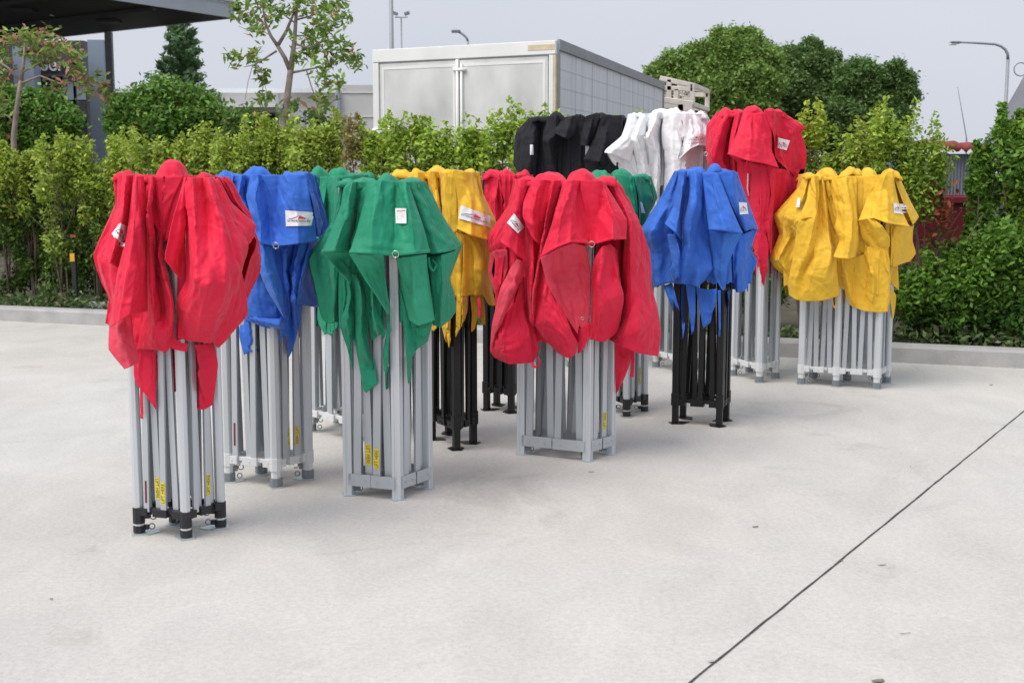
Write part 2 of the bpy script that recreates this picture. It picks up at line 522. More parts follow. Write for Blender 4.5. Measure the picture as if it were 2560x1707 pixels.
class Cloth:
    """collects draped sheets written in crop coordinates (x, y, cm towards viewer)"""
    def __init__(s, D, ox, oy, k, seed=1, res=0.011):
        s.D, s.ox, s.oy, s.k = D, ox, oy, k
        s.V = []; s.F = []; s.MI = []; s.n = 0; s.r = np.random.default_rng(seed); s.res = res
        s.cx = None
    def wp(s, x, y, d):
        return at(s.ox + s.k * x, s.oy + s.k * y, s.D - (d + (max(d, 0) - 14) * .35 * (1 if 4 < d else 0)) / 100.0)
    def grid(s, P, mi=0):
        nv, nu, _ = P.shape
        idx = np.arange(nv * nu).reshape(nv, nu) + s.n
        F = np.stack([idx[:-1, :-1], idx[1:, :-1], idx[1:, 1:], idx[:-1, 1:]], -1).reshape(-1, 4)
        s.V.append(P.reshape(-1, 3)); s.F.append(F); s.MI.append(np.full(len(F), mi)); s.n += nv * nu
    def filler(s, x0, x1, y0, y1):
        """under-layer of plain pleats between the frame and the outer folds"""
        n = max(5, int((x1 - x0) * s.D / FPX * s.k / .035))
        ribs = []
        for i in range(n + 1):
            x = x0 + (x1 - x0) * i / n
            e = min(i, n - i) / (n / 2)
            d = (9 if i % 2 else 4) * min(1, e * 3) 
            ribs.append(np.array([s.wp(x, y0, d), s.wp(x + s.r.normal() * 4, (y0 + y1) / 2, d + 1), s.wp(x + s.r.normal() * 6, y1 + s.r.normal() * 12, d)]))
        nv, nu = int(max(10, (y1 - y0) * s.D / FPX * s.k / .013)), n * 5
        rows = np.array([resample(r, nv, .5) for r in ribs])
        P = np.array([resample(rows[:, j], nu, .4) for j in range(nv)])
        s.lim = .038
        P = s.clear(creases(P, s.r, .6), 0.0)
        s.lim = .044
        s.grid(P, 0)
    lim = .044
    def clear(s, P, thr=.055):
        """cloth lying over a leg stays outside it"""
        P = P.copy()
        for q in s.legs:
            if q.y > s.D + .02: continue
            w = np.clip(1 - (np.abs(P[..., 0] - q.x) - .035) / .06, 0, 1); w = w * w * (3 - 2 * w)
            lim = q.y - s.lim
            need = np.clip(P[..., 1] - lim, 0, None)
            need = need * np.clip((s.D - thr + .015 - P[..., 1]) / .03, 0, 1)
            P[..., 1] -= need * w
        # the folded frame itself (bars between the legs)
        L = sorted([(q.x, q.y) for q in s.legs]); hull = []
        for q in L:
            while len(hull) > 1 and (hull[-1][0] - hull[-2][0]) * (q[1] - hull[-2][1]) - (hull[-1][1] - hull[-2][1]) * (q[0] - hull[-2][0]) <= 0: hull.pop()
            hull.append(q)
        hx = np.array([h[0] for h in hull]); hy = np.array([h[1] for h in hull])
        f = np.interp(P[..., 0], hx, hy) - s.lim + .006
        w = np.clip((np.minimum(P[..., 0] - hx[0], hx[-1] - P[..., 0]) + .03) / .03, 0, 1)
        need = np.clip(P[..., 1] - f, 0, None); need = need * np.clip((s.D - min(thr, .04) + .015 - P[..., 1]) / .03, 0, 1)
        P[..., 1] -= need * w * .9
        return P
    def sheet(s, text, mi=0, bl=0.55, back=True, slack=0.05, clr=True):
        ribs = []
        for rb in text.split('/'):
            pts = [tuple(float(q) for q in p.split(',')) for p in rb.split()]
            ribs.append(np.array([s.wp(*p) for p in pts]))
        ln = max(np.sqrt(((r[1:] - r[:-1]) ** 2).sum(1)).sum() for r in ribs)
        nv = int(np.clip(ln / s.res, 6, 160))
        rows = np.array([resample(r, nv, 0.32) for r in ribs])        # (nr,nv,3)
        wd = np.sqrt(((rows[1:] - rows[:-1]) ** 2).sum(2)).sum(0).max()
        nu = int(np.clip(wd / s.res, 5, 140))
        P = np.array([resample(rows[:, j], nu, bl) for j in range(nv)])
        front = clr
        if front: P = s.clear(P)
        k = max(2, int(.045 / s.res)); Yc = P[..., 1]
        pad = np.pad(Yc, ((k, k), (k, k)), mode='edge'); cs = np.cumsum(np.pad(np.cumsum(np.pad(pad, ((1, 0), (0, 0))), 0), ((0, 0), (1, 0))), 1); n_ = 2 * k + 1
        sm = (cs[n_:, n_:] - cs[:-n_, n_:] - cs[n_:, :-n_] + cs[:-n_, :-n_]) / n_ ** 2
        fz = np.clip(np.arange(nv) / (nv * .12), 0, 1)[:, None]
        P[..., 1] = Yc + (Yc - sm) * .85 * fz
        P = relax(P, s.r, slack=slack * .55, amp=.003)
        P = creases(P, s.r)
        if bl < .1 and nv > 12:                                       # sewn hem band
            N = np.cross(np.gradient(P, axis=1), np.gradient(P, axis=0)); N /= np.linalg.norm(N, axis=-1, keepdims=True) + 1e-9
            hb = max(2, int(.024 / s.res)); band = np.zeros(nv); band[-hb:] = 1; band[-1] = .3
            N *= np.where(N[..., 1:2] > 0, -1, 1)
            P = P + N * band[:, None, None] * .0035
        if front: P = s.clear(P)
        s.grid(P, mi)
        if back:
            Q = P.copy()
            cx = s.cx
            Q[..., 0] = cx + (Q[..., 0] - cx) * 0.95
            Q[..., 1] = 2 * s.D - P[..., 1]
            Q[..., 1] = s.D + np.maximum(Q[..., 1] - s.D, 0.0) * 0.95 + 0.01
            s.grid(Q[:, ::-1], mi)
    def top(s, x0, x1, y, bumps, dep=16, mi=0):
        """crumpled cover over the folded frame; bumps = (x, ytop, halfwidth, depthpos)"""
        pm = s.D / FPX * s.k                                         # metres per crop px
        a, b = s.wp(x0, y, 0), s.wp(x1, y, 0)
        nu = max(8, int((b.x - a.x) / 0.009)); nv = 38
        U, W = np.meshgrid(np.linspace(0, 1, nu), np.linspace(-1, 1, nv))
        dep = dep - 3.5; X = a.x + .016 + (b.x - a.x - .032) * U; Yd = W * dep / 100.0
        Z = np.full_like(X, a.z) - 0.006
        ex = np.clip(np.minimum(X - X.min(), X.max() - X) / .03, 0, 1); ey = np.clip((1 - np.abs(W)) * dep / 100.0 / .03, 0, 1)
        E = np.sqrt(np.clip(1 - (1 - np.minimum(ex, ey)) ** 2, 0, 1))
        for (bx, by, hw, dp) in bumps:
            bxw = s.wp(bx, by, 0).x; h = (y - by) * pm
            q = ((X - bxw) / (hw * pm * 1.05)) ** 2 + ((Yd + dp / 100.0) / (dep / 100.0 * .8)) ** 2
            Z = np.maximum(Z, a.z - 0.006 + (h + 0.006) * np.clip(1 - q, 0, 1) ** .62)
        Z += 0.005 * np.sin(X * 75 + Yd * 30) * np.sin(X * 31 - Yd * 24) + s.r.normal() * 0
        Z -= .03 * (1 - E)
        P = np.stack([X, s.D + Yd, Z], -1)
        s.grid(creases(P, s.r, .5)[::-1], mi)
    def build(s, root, mats):
        V = np.vstack(s.V); F = np.vstack(s.F); MI = np.concatenate(s.MI)
        o = np_mesh('canopy', V, F, mats, root, True, MI)
        so = o.modifiers.new('thickness', 'SOLIDIFY'); so.thickness = 0.0022; so.offset = 0
        s.bvh = BVHTree.FromPolygons([tuple(v) for v in V], [tuple(f) for f in F])
        return o
    def cast(s, fx, fy, off=0.005):
        """point of the cloth seen behind full-photo pixel, nudged outwards"""
        o = Vector((0, 0, CAMH)); d = (at(fx, fy, 5.0) - o).normalized()
        h = s.bvh.ray_cast(o, d)
        if h[0] is None: return at(fx, fy, s.D - 0.3)
        return h[0] - d * off

_textcache = {}
def text_geo(txt):
    if txt in _textcache: return _textcache[txt]
    c = bpy.data.curves.new('lettering', 'FONT'); c.body = txt; c.resolution_u = 3
    o = bpy.data.objects.new('lettering', c); COL.objects.link(o)
    dg = bpy.context.evaluated_depsgraph_get()
    me = bpy.data.meshes.new_from_object(o.evaluated_get(dg))
    V = np.array([v.co[:] for v in me.vertices]); F = [tuple(p.vertices) for p in me.polygons]
    bpy.data.objects.remove(o); bpy.data.curves.remove(c); bpy.data.meshes.remove(me)
    lo, hi = V.min(0), V.max(0)
    V = (V - lo) / np.maximum(hi - lo, 1e-6)
    _textcache[txt] = (V[:, :2], F)
    return _textcache[txt]

def decal(name, parent, corners, fn, mats, items, nx=14, ny=8):
    """corners TL,TR,BR,BL in photo px; fn(px,py,off)->point on the surface; items=(verts in uv, faces, mat)"""
    c = [np.array(q, float) for q in corners]
    def bi(u, v):
        return (c[3] * (1 - u) + c[2] * u) * (1 - v) + (c[0] * (1 - u) + c[1] * u) * v
    m = MB()
    nx, ny = int(nx * 1.5), int(ny * 1.5)
    P = [fn(*bi(i / nx, j / ny), 0.013) for j in range(ny + 1) for i in range(nx + 1)]
    # keep a stiff patch: smooth the depths so that it spans small folds
    A = np.array([p[:] for p in P]).reshape(ny + 1, nx + 1, 3)
    for _ in range(3):
        B = A.copy(); B[:, 1:-1, 1] = (A[:, :-2, 1] + A[:, 2:, 1] + 2 * A[:, 1:-1, 1]) / 4
        B[1:-1, :, 1] = (B[:-2, :, 1] + B[2:, :, 1] + 2 * B[1:-1, :, 1]) / 4
        B[..., 1] = np.minimum(B[..., 1], A[..., 1] + 0.002); A = B
    P = [Vector(p) for p in A.reshape(-1, 3)]
    idx = lambda i, j: j * (nx + 1) + i
    m.add(P, [(idx(i, j), idx(i + 1, j), idx(i + 1, j + 1), idx(i, j + 1)) for j in range(ny) for i in range(nx)], 0)
    def surf(u, v, off):
        x, y = min(max(u, 0), .999) * nx, min(max(v, 0), .999) * ny
        i, j = int(x), int(y); fx, fy = x - i, y - j
        p = (P[idx(i, j)] * (1 - fx) + P[idx(i + 1, j)] * fx) * (1 - fy) + (P[idx(i, j + 1)] * (1 - fx) + P[idx(i + 1, j + 1)] * fx) * fy
        return p + (Vector((0, 0, CAMH)) - p).normalized() * off
    for (V, F, mi) in items:
        m.add([surf(u, v, 0.0025) for u, v in V], F, mi)
    return m.build(name, mats, parent)

def place_text(txt, x0, x1, y0, y1):
    V, F = text_geo(txt)
    return [(x0 + (x1 - x0) * a, y0 + (y1 - y0) * b) for a, b in V], F

def logo_items(full=True, a=0.0, b=1.0):
    """black sweep, red peak and the two words; a..b is the part of the patch that shows"""
    def cl(V): return [(min(max((x - a) / (b - a), 0.0), 1.0), y) for x, y in V]
    it = []
    if full:
        V, F = place_text('EXTREME MARQUEES', .07, .93, .25, .42); it.append((V, F, 1))
    else:
        V, F = place_text('EXT' if a < .3 else 'MARQ', .12, .9, .25, .42); it.append((V, F, 1))
    n = 8; top, bot = [], []
    for i in range(n + 1):
        q = i / n; x = .10 + .40 * q; y = .47 + .03 * q + .22 * q ** 3
        top.append((x, y + .015 + .03 * math.sin(q * math.pi))); bot.append((x, y))
    sw = (bot + top, [(i, i + 1, n + 2 + i, n + 1 + i) for i in range(n)], 1)
    it.append(sw)
    it.append(([(.44, .47), (.52, .72), (.70, .58), (.90, .46), (.66, .49)], [(0, 4, 3, 2, 1)], 2))
    return it
LOGO_M = [M['label'], M['ink'], M['ink_red']]

# ------------------------------------------------------------------ frames
HEX = [(1, .0), (.72, .72), (0, 1), (-.72, .72), (-1, 0), (-.72, -.72), (0, -1), (.72, -.72)]
def sq(r=0.22):
    pts = []
    for sx, sy in ((1, 1), (-1, 1), (-1, -1), (1, -1)):
        a, b = (sx, sy * (1 - r)), (sx * (1 - r), sy)
        pts += [a, b] if sx * sy > 0 else [b, a]
    return pts
SQ = sq()
def grooved():
    p = []
    for k in range(4):
        c, s_ = math.cos(k * math.pi / 2), math.sin(k * math.pi / 2)
        for (x, y) in ((1, -.85), (1, -.32), (.86, -.26), (.86, .26), (1, .32), (1, .85)):
            p.append((x * c - y * s_, x * s_ + y * c))
    return p
GR = grooved()

def bar_box(m, p0, p1, wdir, w, t, mi=0):
    p0, p1 = Vector(p0), Vector(p1)
    d = (p1 - p0).normalized(); wd = (wdir - d * wdir.dot(d)).normalized(); nd = d.cross(wd)
    vs = []
    for p in (p0, p1):
        for a, b in ((-1, -1), (1, -1), (1, 1), (-1, 1)):
            vs.append(p + wd * a * w / 2 + nd * b * t / 2)
    m.add(vs, [(3, 2, 1, 0), (4, 5, 6, 7), (0, 1, 5, 4), (1, 2, 6, 5), (2, 3, 7, 6), (3, 0, 4, 7)], mi)

def make_frame(root, legs, top, kind, sides, stickers=()):
    """legs: ground points in order round the frame; sides: index pairs carrying scissor bars"""
    n = len(legs)
    cen = sum((Vector(p) for p in legs), Vector()) / n
    bl = kind == 'D'
    ml = M['black_st'] if bl else M['alu']
    mb = M['black_st'] if bl else M['alu2']
    mj = {'A': M['black_pl'], 'B': M['white_pl'], 'C': M['alu2'], 'D': M['black_st']}[kind]
    hw = {'A': .0225, 'B': .029, 'C': .0235, 'D': .0205}[kind]
    e1 = (Vector(legs[1]) - Vector(legs[0])).normalized()
    for p in legs:
        p = Vector(p)
        out = (p - cen); out.z = 0; out.normalize()
        inn = -out
        m = MB()
        prof = {'A': HEX, 'B': HEX, 'C': GR, 'D': SQ}[kind]
        zb = {'A': .115, 'B': .150, 'C': .004, 'D': .13}[kind]
        m.tube([p + Vector((0, 0, zb)), p + Vector((0, 0, top))], hw, prof=prof, up=e1)
        lo = m.build('leg', ml, root)
        if kind == 'A':
            m = MB()
            m.tube([p + Vector((0, 0, .049)), p + Vector((0, 0, .122))], hw * 1.2, prof=HEX, up=e1)
            m.tube([p + Vector((0, 0, .008)), p + Vector((0, 0, .040))], hw * 1.2, prof=HEX, up=e1)
            m.box(p + inn * .035 + Vector((0, 0, .092)), (.03, .03, .045)); m.box(p + inn * .032 + Vector((0, 0, .028)), (.022, .022, .02))
            m.build('foot_sleeve', mj, lo, bevel=.002)
            m = MB(); m.tube([p + Vector((0, 0, .038)), p + Vector((0, 0, .051))], hw * 1.05, prof=HEX, up=e1)
            m.build('inner_leg', M['white_pl'], lo)
        elif kind == 'B':
            m = MB()
            m.tube([p + Vector((0, 0, .086)), p + Vector((0, 0, .154))], hw * 1.13, prof=HEX, up=e1)
            m.tube([p + Vector((0, 0, .045)), p + Vector((0, 0, .088))], hw * .9, prof=HEX, up=e1)
            m.box(p + inn * .04 + Vector((0, 0, .122)), (.036, .036, .06))
            m.build('bracket', mj, lo, bevel=.002)
            m = MB(); m.tube([p + Vector((0, 0, .006)), p + Vector((0, 0, .050))], hw * 1.14, prof=HEX, up=e1)
            m.box(p + inn * .035 + Vector((0, 0, .07)), (.02, .02, .03))
            m.build('foot_cap', M['grey_pl'], lo, bevel=.002)
        elif kind == 'C':
            m = MB(); m.box(p + inn * .038 + Vector((0, 0, .045)), (.035, .03, .05))
            m.build('foot_latch', M['grey_pl'], lo, bevel=.002)
        else:
            m = MB()
            m.tube([p + Vector((0, 0, .12)), p + Vector((0, 0, .20))], hw * 1.25, prof=SQ, up=e1)
            m.tube([p + Vector((0, 0, .005)), p + Vector((0, 0, .135))], hw * .98, prof=SQ, up=e1)
            m.box(p + inn * .03 + Vector((0, 0, .15)), (.024, .024, .03))
            m.build('foot_sleeve', mj, lo, bevel=.002)
        # foot plate reaching inwards
        m = MB()
        c = p + inn * (.035 if kind != 'C' else .02)
        R = Matrix.Rotation(math.atan2(inn.y, inn.x), 3, 'Z')
        sz = .052 if kind in 'AD' else .04
        a = Vector((inn.y, -inn.x, 0))
        pl = [p - inn * .035 + a * .03, p - inn * .035 - a * .03, c - a * sz * .95, c + inn * (sz * 1.2), c + a * sz * .95]
        m.poly_slab([(q.x, q.y) for q in reversed(pl)], .0015, .006)
        m.build('foot_plate', M['black_st'] if bl else M['zinc'], lo)
        if kind in 'ABC':
            m = MB()
            side = Vector((-inn.y, inn.x, 0))
            vx = inn
            if kind != 'C':
                m.torus(p + vx * .062 + Vector((0, 0, .075)), .0135, .0028, side, n=12, k=5, arc=.85)
                m.build('pull_ring', M['ring'], lo, smooth=True)
                m = MB()
            m.torus(p + vx * .055 + Vector((0, 0, .030)), .0125, .0028, side, n=12, k=5)
            m.build('pull_ring', M['ring'], lo, smooth=True)
    # scissor bars
    bars = []
    zb = {'A': .118, 'B': .135, 'C': .10, 'D': .155}[kind]
    bw = {'A': .029, 'B': .034, 'C': .040, 'D': .030}[kind]
    for (i, j) in sides:
        P, Q = Vector(legs[i]), Vector(legs[j])
        ln = (Q - P).length; d = (Q - P) / ln
        o = Vector((d.y, -d.x, 0))
        if o.dot((P + Q) / 2 - cen) < 0: o = -o
        f0 = (.045 + hw * .3) / ln; f0 = min(f0, .24)
        g = min(.16, bw * .62 / ln); lean = min(.10, .025 / ln)
        fr = [(f0, f0 + lean), (.5 - g, .5 - g - lean), (.5 + g, .5 + g + lean), (1 - f0, 1 - f0 - lean)]
        for q, (a, b) in enumerate(fr):
            off = .010 if q in (1, 3) else -.010
            p0 = P + d * (ln * a) + o * off + Vector((0, 0, zb - .01)); p1 = P + d * (ln * b) + o * off + Vector((0, 0, top - .12))
            m = MB(); bar_box(m, p0, p1, d, bw, .014)
            bars.append((m.build('scissor_bar', mb, root, bevel=.0015), p0, p1, d, o))
        # pivot blocks at the bottom of each side
        m = MB()
        R = Matrix.Rotation(math.atan2(d.y, d.x), 3, 'Z')
        if kind == 'C':
            for f, g in ((.02, .5), (.52, .98)):
                aa, bb = P + d * (ln * f) + o * .010, P + d * (ln * g) + o * .010
                m.box((aa + bb) / 2 + Vector((0, 0, .084)) + o * (.012 if f > .5 else .017), ((bb - aa).length, .003, .062), 0, R)
                for h in (.25, .75):
                    q = aa.lerp(bb, h) + o * .02 + Vector((0, 0, .084)); m.tube([q - o * .004, q + o * .003], .004, 6)
            m.build('bracket', mj, root)
        else:
            for f, wd_ in ((.12, .22), (.5, .30), (.88, .22)):
                q = P + d * (ln * f) + Vector((0, 0, zb - .012))
                m.box(q, (ln * wd_, .045, .042 if kind != 'A' else .036), 0, R)
                if kind in 'BD':
                    q2 = q + o * .024; m.tube([q2 - o * .002, q2 + o * .003], .005, 6)
            m.box((P + Q) / 2 + Vector((0, 0, zb - .004)), (ln * .9, .018, .022), 0, R)
            m.build('bracket', mj, root, bevel=.003)
    # inner cross bars and centre pole
    for i in range(n if n == 4 else 4):
        P = Vector(legs[i]); Q = Vector(legs[(i + 1) % n])
        mid = (P + Q) / 2; dd = (Q - P).normalized()
        a, b = mid.lerp(cen, .35), mid.lerp(cen, .75)
        for p0, p1 in ((a, b), (b, a)):
            m = MB(); bar_box(m, p0 + Vector((0, 0, zb + .03)), p1 + Vector((0, 0, top - .14)), (mid - cen).normalized(), bw * .9, .012)
            m.build('scissor_bar', mb, root)
    m = MB(); m.tube([cen + Vector((0, 0, top * .45)), cen + Vector((0, 0, top + .02))], .018, prof=SQ)
    m.build('centre_pole', ml, root)
    # stickers near the foot of chosen bars
    for (bi_, z0, z1, kind_) in stickers:
        bo, p0, p1, d, o = bars[bi_]
        def pt(z): 
            return p0 + (p1 - p0) * ((z - p0.z) / (p1.z - p0.z))
        m = MB(); w = bw * (.36 if kind_ else .15)
        if o.y > 0: o2 = -o
        else: o2 = o
        a, b = pt(z0) + o2 * .0085, pt(z1) + o2 * .0085
        dr = d if d.x > 0 else -d
        m.add([a - dr * w, a + dr * w, b + dr * w, b - dr * w], [(0, 1, 2, 3)], 0)
        if kind_:
            V, F = text_geo('LIFT HERE')
            vs = []
            for u, v in V:
                u2 = .06 + .88 * u; v2 = .15 + .7 * v
                if kind_ == 1: p = b.lerp(a, u2) + dr * w * (2 * v2 - 1)         # reads downwards
                else: p = a.lerp(b, u2) - dr * w * (2 * v2 - 1)                  # reads upwards
                vs.append(p + o2 * .0008)
            m.add(vs, F, 1)
        so = m.build('sticker', [M['yellow_st'] if kind_ else M['red_st'], M['ink']], bo)
    return bars

def four(F0, A, B):
    f, a, b = ground(*F0), ground(*A), ground(*B)
    return [f, a, a + b - f, b]

def make_marquee(label, col, kind, legs, rim_z, crop, sheets, top, seed, group='folded marquees standing on the concrete', sides=None, stickers=(), res=.011, fill=None):
    n = len(legs)
    cen = sum((Vector(p) for p in legs), Vector()) / n
    root = empty('folded_marquee', (cen.x, cen.y, 0), label, 'marquee', group)
    make_frame(root, legs, rim_z - .03, kind, sides or [(i, (i + 1) % n) for i in range(n)], stickers)
    c = Cloth(cen.y, *crop, seed=seed, res=res)
    c.cx = cen.x; c.legs = [Vector(p) for p in legs]
    for ln in sheets.strip().splitlines():
        ln = ln.strip()
        if not ln: continue
        mi, rest = ln.split('|')
        fl = mi.strip()
        c.sheet(rest, 1 if 'i' in fl else 0, .05 if 's' in fl else .22, 'n' not in fl and 'f' not in fl, clr='n' not in fl)
    c.top(*top)
    for f_ in (fill or ()): c.filler(*f_)
    can = c.build(root, [CLOTH[col], CLOTH[col + '_in']])
    return root, c, can
Z1 = (200, 380, .3826)
Z3 = (740, 380, .3826)
Z5 = (1180, 380, .3826)
Z7 = (1550, 380, .3955)
Z8 = (1250, 250, .3614)

def tent(label, col, kind, F0A, crop, rimy, sheets, x0, x1, bumps, seed, dep=16, sides=None, stickers=(), six=None, res=.0068, fill=None):
    legs = six if six else four(*F0A)
    cy = sum(p.y for p in legs) / len(legs)
    rz = at(CX, crop[1] + crop[2] * rimy, cy).z
    return make_marquee(label, col, kind, legs, rz, crop, sheets, (x0, x1, rimy, bumps, dep), seed, sides=sides, stickers=stickers, res=res, fill=fill)

# 1 -- red, nearest, black plastic feet
r1, c1, k1 = tent('nearest folded marquee, red cover over silver legs with black feet', 'red', 'A',
 ((466, 1345), (349, 1333), (552, 1318)), Z1, 155, '''
 |245,148,2 228,340,-2 85,670,-6 140,850,-6 190,950,-6 165,1110,-6 / 290,150,12 225,500,6 120,700,4 180,900,4 215,985,4 200,1140,2 / 345,150,14 300,500,12 262,770,11 250,900,9 262,1000,8 250,1150,6
 s|245,145,13 238,350,16 150,680,19 / 300,150,17 290,400,22 205,727,23 / 355,155,15 330,420,15 262,772,14
 |350,158,16 308,520,22 240,800,24 190,1150,23 / 368,158,18 350,520,28 310,800,31 255,1108,30 / 400,158,17 390,420,24 372,760,30 330,1060,31 / 416,158,15 430,420,19 434,760,21 437,1042,22
 in|190,1120,17 186,1290,20 290,1418,22 / 260,1090,20 290,1250,23 335,1400,23 / 330,1050,16 345,1200,20 385,1372,19
 |410,158,10 420,600,8 410,1000,10 372,1290,12 / 470,158,17 448,350,22 462,650,21 480,1000,23 500,1210,22 470,1290,16 / 505,160,11 492,400,9 500,720,13 540,1000,17 560,1180,22 540,1300,15 / 545,158,10 545,450,15 520,690,20 610,1000,24 605,1120,22 570,1310,14 / 600,158,8 590,420,6 580,700,6 612,960,10 625,1120,14 640,1230,12
 s|480,160,15 440,380,19 520,520,14 / 560,160,12 520,340,11 570,535,10 / 680,162,15 640,330,9 592,545,8
 s|682,165,19 600,470,27 552,700,31 / 692,165,20 650,500,25 600,765,29 / 702,165,17 688,500,21 652,832,24
 s|685,165,17 686,500,20 690,835,23 628,970,20 652,1205,14 / 735,165,22 760,500,29 760,835,36 720,1020,27 700,1232,16 / 800,165,15 830,400,22 850,860,37 800,1040,30 770,1238,18 / 840,165,20 930,480,27 960,850,34 900,1060,26 850,1248,16 / 860,165,13 1010,560,21 1060,738,22 1000,1005,18 930,1180,10 / 875,165,9 1097,598,14 1064,740,12 1003,1010,10 960,1150,8
 s|895,150,10 985,330,10 1145,475,4 1128,560,2 / 900,230,13 990,420,14 1070,545,13 1100,602,8 / 890,330,12 940,480,12 1000,580,10 1070,640,6
 |980,820,8 950,1050,14 870,1240,12 / 1030,780,6 1030,1000,12 905,1282,8 / 1055,780,-3 1090,975,-3 1090,1072,-2 980,1190,-2
 |600,1180,14 650,1230,14 720,1250,14 / 590,1240,12 640,1270,10 730,1290,10
 f|360,1040,3 372,1300,6 358,1430,6 395,1500,6 / 450,1090,6 450,1300,10 455,1575,8 / 530,1200,4 530,1350,6 530,1665,4
 n|590,1240,2 600,1400,4 605,1570,2 / 640,1240,3 650,1400,4 655,1560,2
 f|750,1230,5 760,1500,5 775,1670,3 / 800,1250,9 815,1450,9 815,1680,6 / 870,1240,3 900,1390,4 868,1650,3
 fs|392,1440,9 405,1530,9 398,1620,10 404,1735,10 / 412,1440,9 425,1530,9 418,1620,10 424,1735,10
 ''', 243, 903, [(585, 52, 92, -4), (300, 140, 60, 8), (850, 138, 55, 6)], 11, fill=[(262,890,156,560),(240,600,600,1230),(690,1000,600,1180)], dep=17,
 stickers=[(2, .165, .265, 1), (1, .15, .25, 2), (3, .15, .25, 0), (13, .17, .27, 2)])
# 2 -- blue
r2, c2, k2 = tent('royal blue folded marquee on silver legs, right behind the nearest red one', 'blue', 'B',
 ((691, 1217), (573, 1203), (770, 1196)), Z1, 150, '''
 |885,150,0 930,300,-2 1000,460,-4 1060,600,-4 / 930,145,8 945,280,10 1010,420,8 1070,600,6 / 965,150,4 975,330,4 1030,450,4 1085,600,4 / 1005,145,12 985,330,14 1050,440,14 1105,568,12
 |1015,150,10 1010,320,10 1085,470,10 1112,568,14 / 1060,150,16 1040,320,18 1110,470,20 1122,572,20 / 1110,150,10 1085,290,14 1165,490,18 1140,580,18
 |1110,150,14 1085,290,20 1110,400,24 1150,560,24 / 1165,148,20 1150,300,24 1185,480,26 1180,590,28 / 1225,155,13 1270,300,15 1240,450,19 1255,613,25 / 1290,150,17 1300,350,21 1300,500,22 1320,612,27 / 1345,150,22 1390,300,28 1420,450,30 1430,600,31 / 1480,150,18 1500,300,22 1535,480,24 1545,582,25
 s|1460,140,10 1520,320,12 1560,560,14 / 1500,135,8 1545,300,6 1585,470,6 / 1528,150,2 1558,300,0 1602,400,-4 1560,545,-3
 |1112,575,14 1062,720,16 1050,900,16 1092,1085,15 / 1170,590,20 1150,760,21 1160,950,20 1190,1110,18 / 1240,600,21 1250,800,20 1270,980,20 1300,1135,18 / 1290,610,18 1310,850,18 1330,1000,18 1345,1150,16
 i|1135,590,20 1150,720,24 1220,900,25 1330,1085,22 / 1200,605,24 1210,760,29 1290,950,30 1338,1090,24 / 1250,620,22 1290,780,22 1325,900,20 1342,1100,18
 |1092,1070,14 1110,1085,16 1110,1092,14 / 1200,1085,20 1220,1110,24 1220,1138,20 / 1300,1090,24 1310,1130,26 1305,1158,20 / 1335,1060,20 1338,1120,20 1336,1162,18
 |1060,640,2 1045,850,0 1095,1085,4 / 1110,600,8 1080,850,6 1180,1110,8 / 1160,600,10 1160,850,2 1280,1130,4
 |1295,620,16 1300,900,14 1345,1080,14 1322,1222,10 / 1350,612,23 1345,800,20 1368,980,19 1360,1180,12 / 1400,604,14 1385,800,10 1385,980,12 1378,1330,8
 |1380,604,12 1365,800,10 1375,1000,12 1380,1325,8 / 1440,600,22 1400,760,20 1400,960,22 1415,1200,12 / 1510,588,16 1440,690,16 1460,900,14 1440,1100,10
 |1440,640,12 1410,800,14 1370,985,16 1375,1010,12 / 1500,590,18 1450,800,20 1420,990,18 / 1545,585,8 1490,730,10 1500,880,10 1510,1010,8 / 1556,570,-2 1530,760,-2 1560,1000,-2 1545,1012,-2
 f|1055,1060,2 1060,1200,4 1092,1312,4 / 1120,1080,6 1120,1260,6 1142,1285,6 / 1230,1140,2 1220,1240,2 1215,1310,2 / 1300,1150,2 1290,1250,0 1260,1310,0
 ''', 890, 1528, [(1160, 100, 85, 0), (965, 138, 50, 4), (1430, 130, 90, -4)], 12, fill=[(920,1515,152,540),(1085,1250,560,1060),(1300,1530,560,980)], dep=15,
 stickers=[(13, .20, .30, 1), (14, .20, .30, 2), (3, .2, .32, 0)])
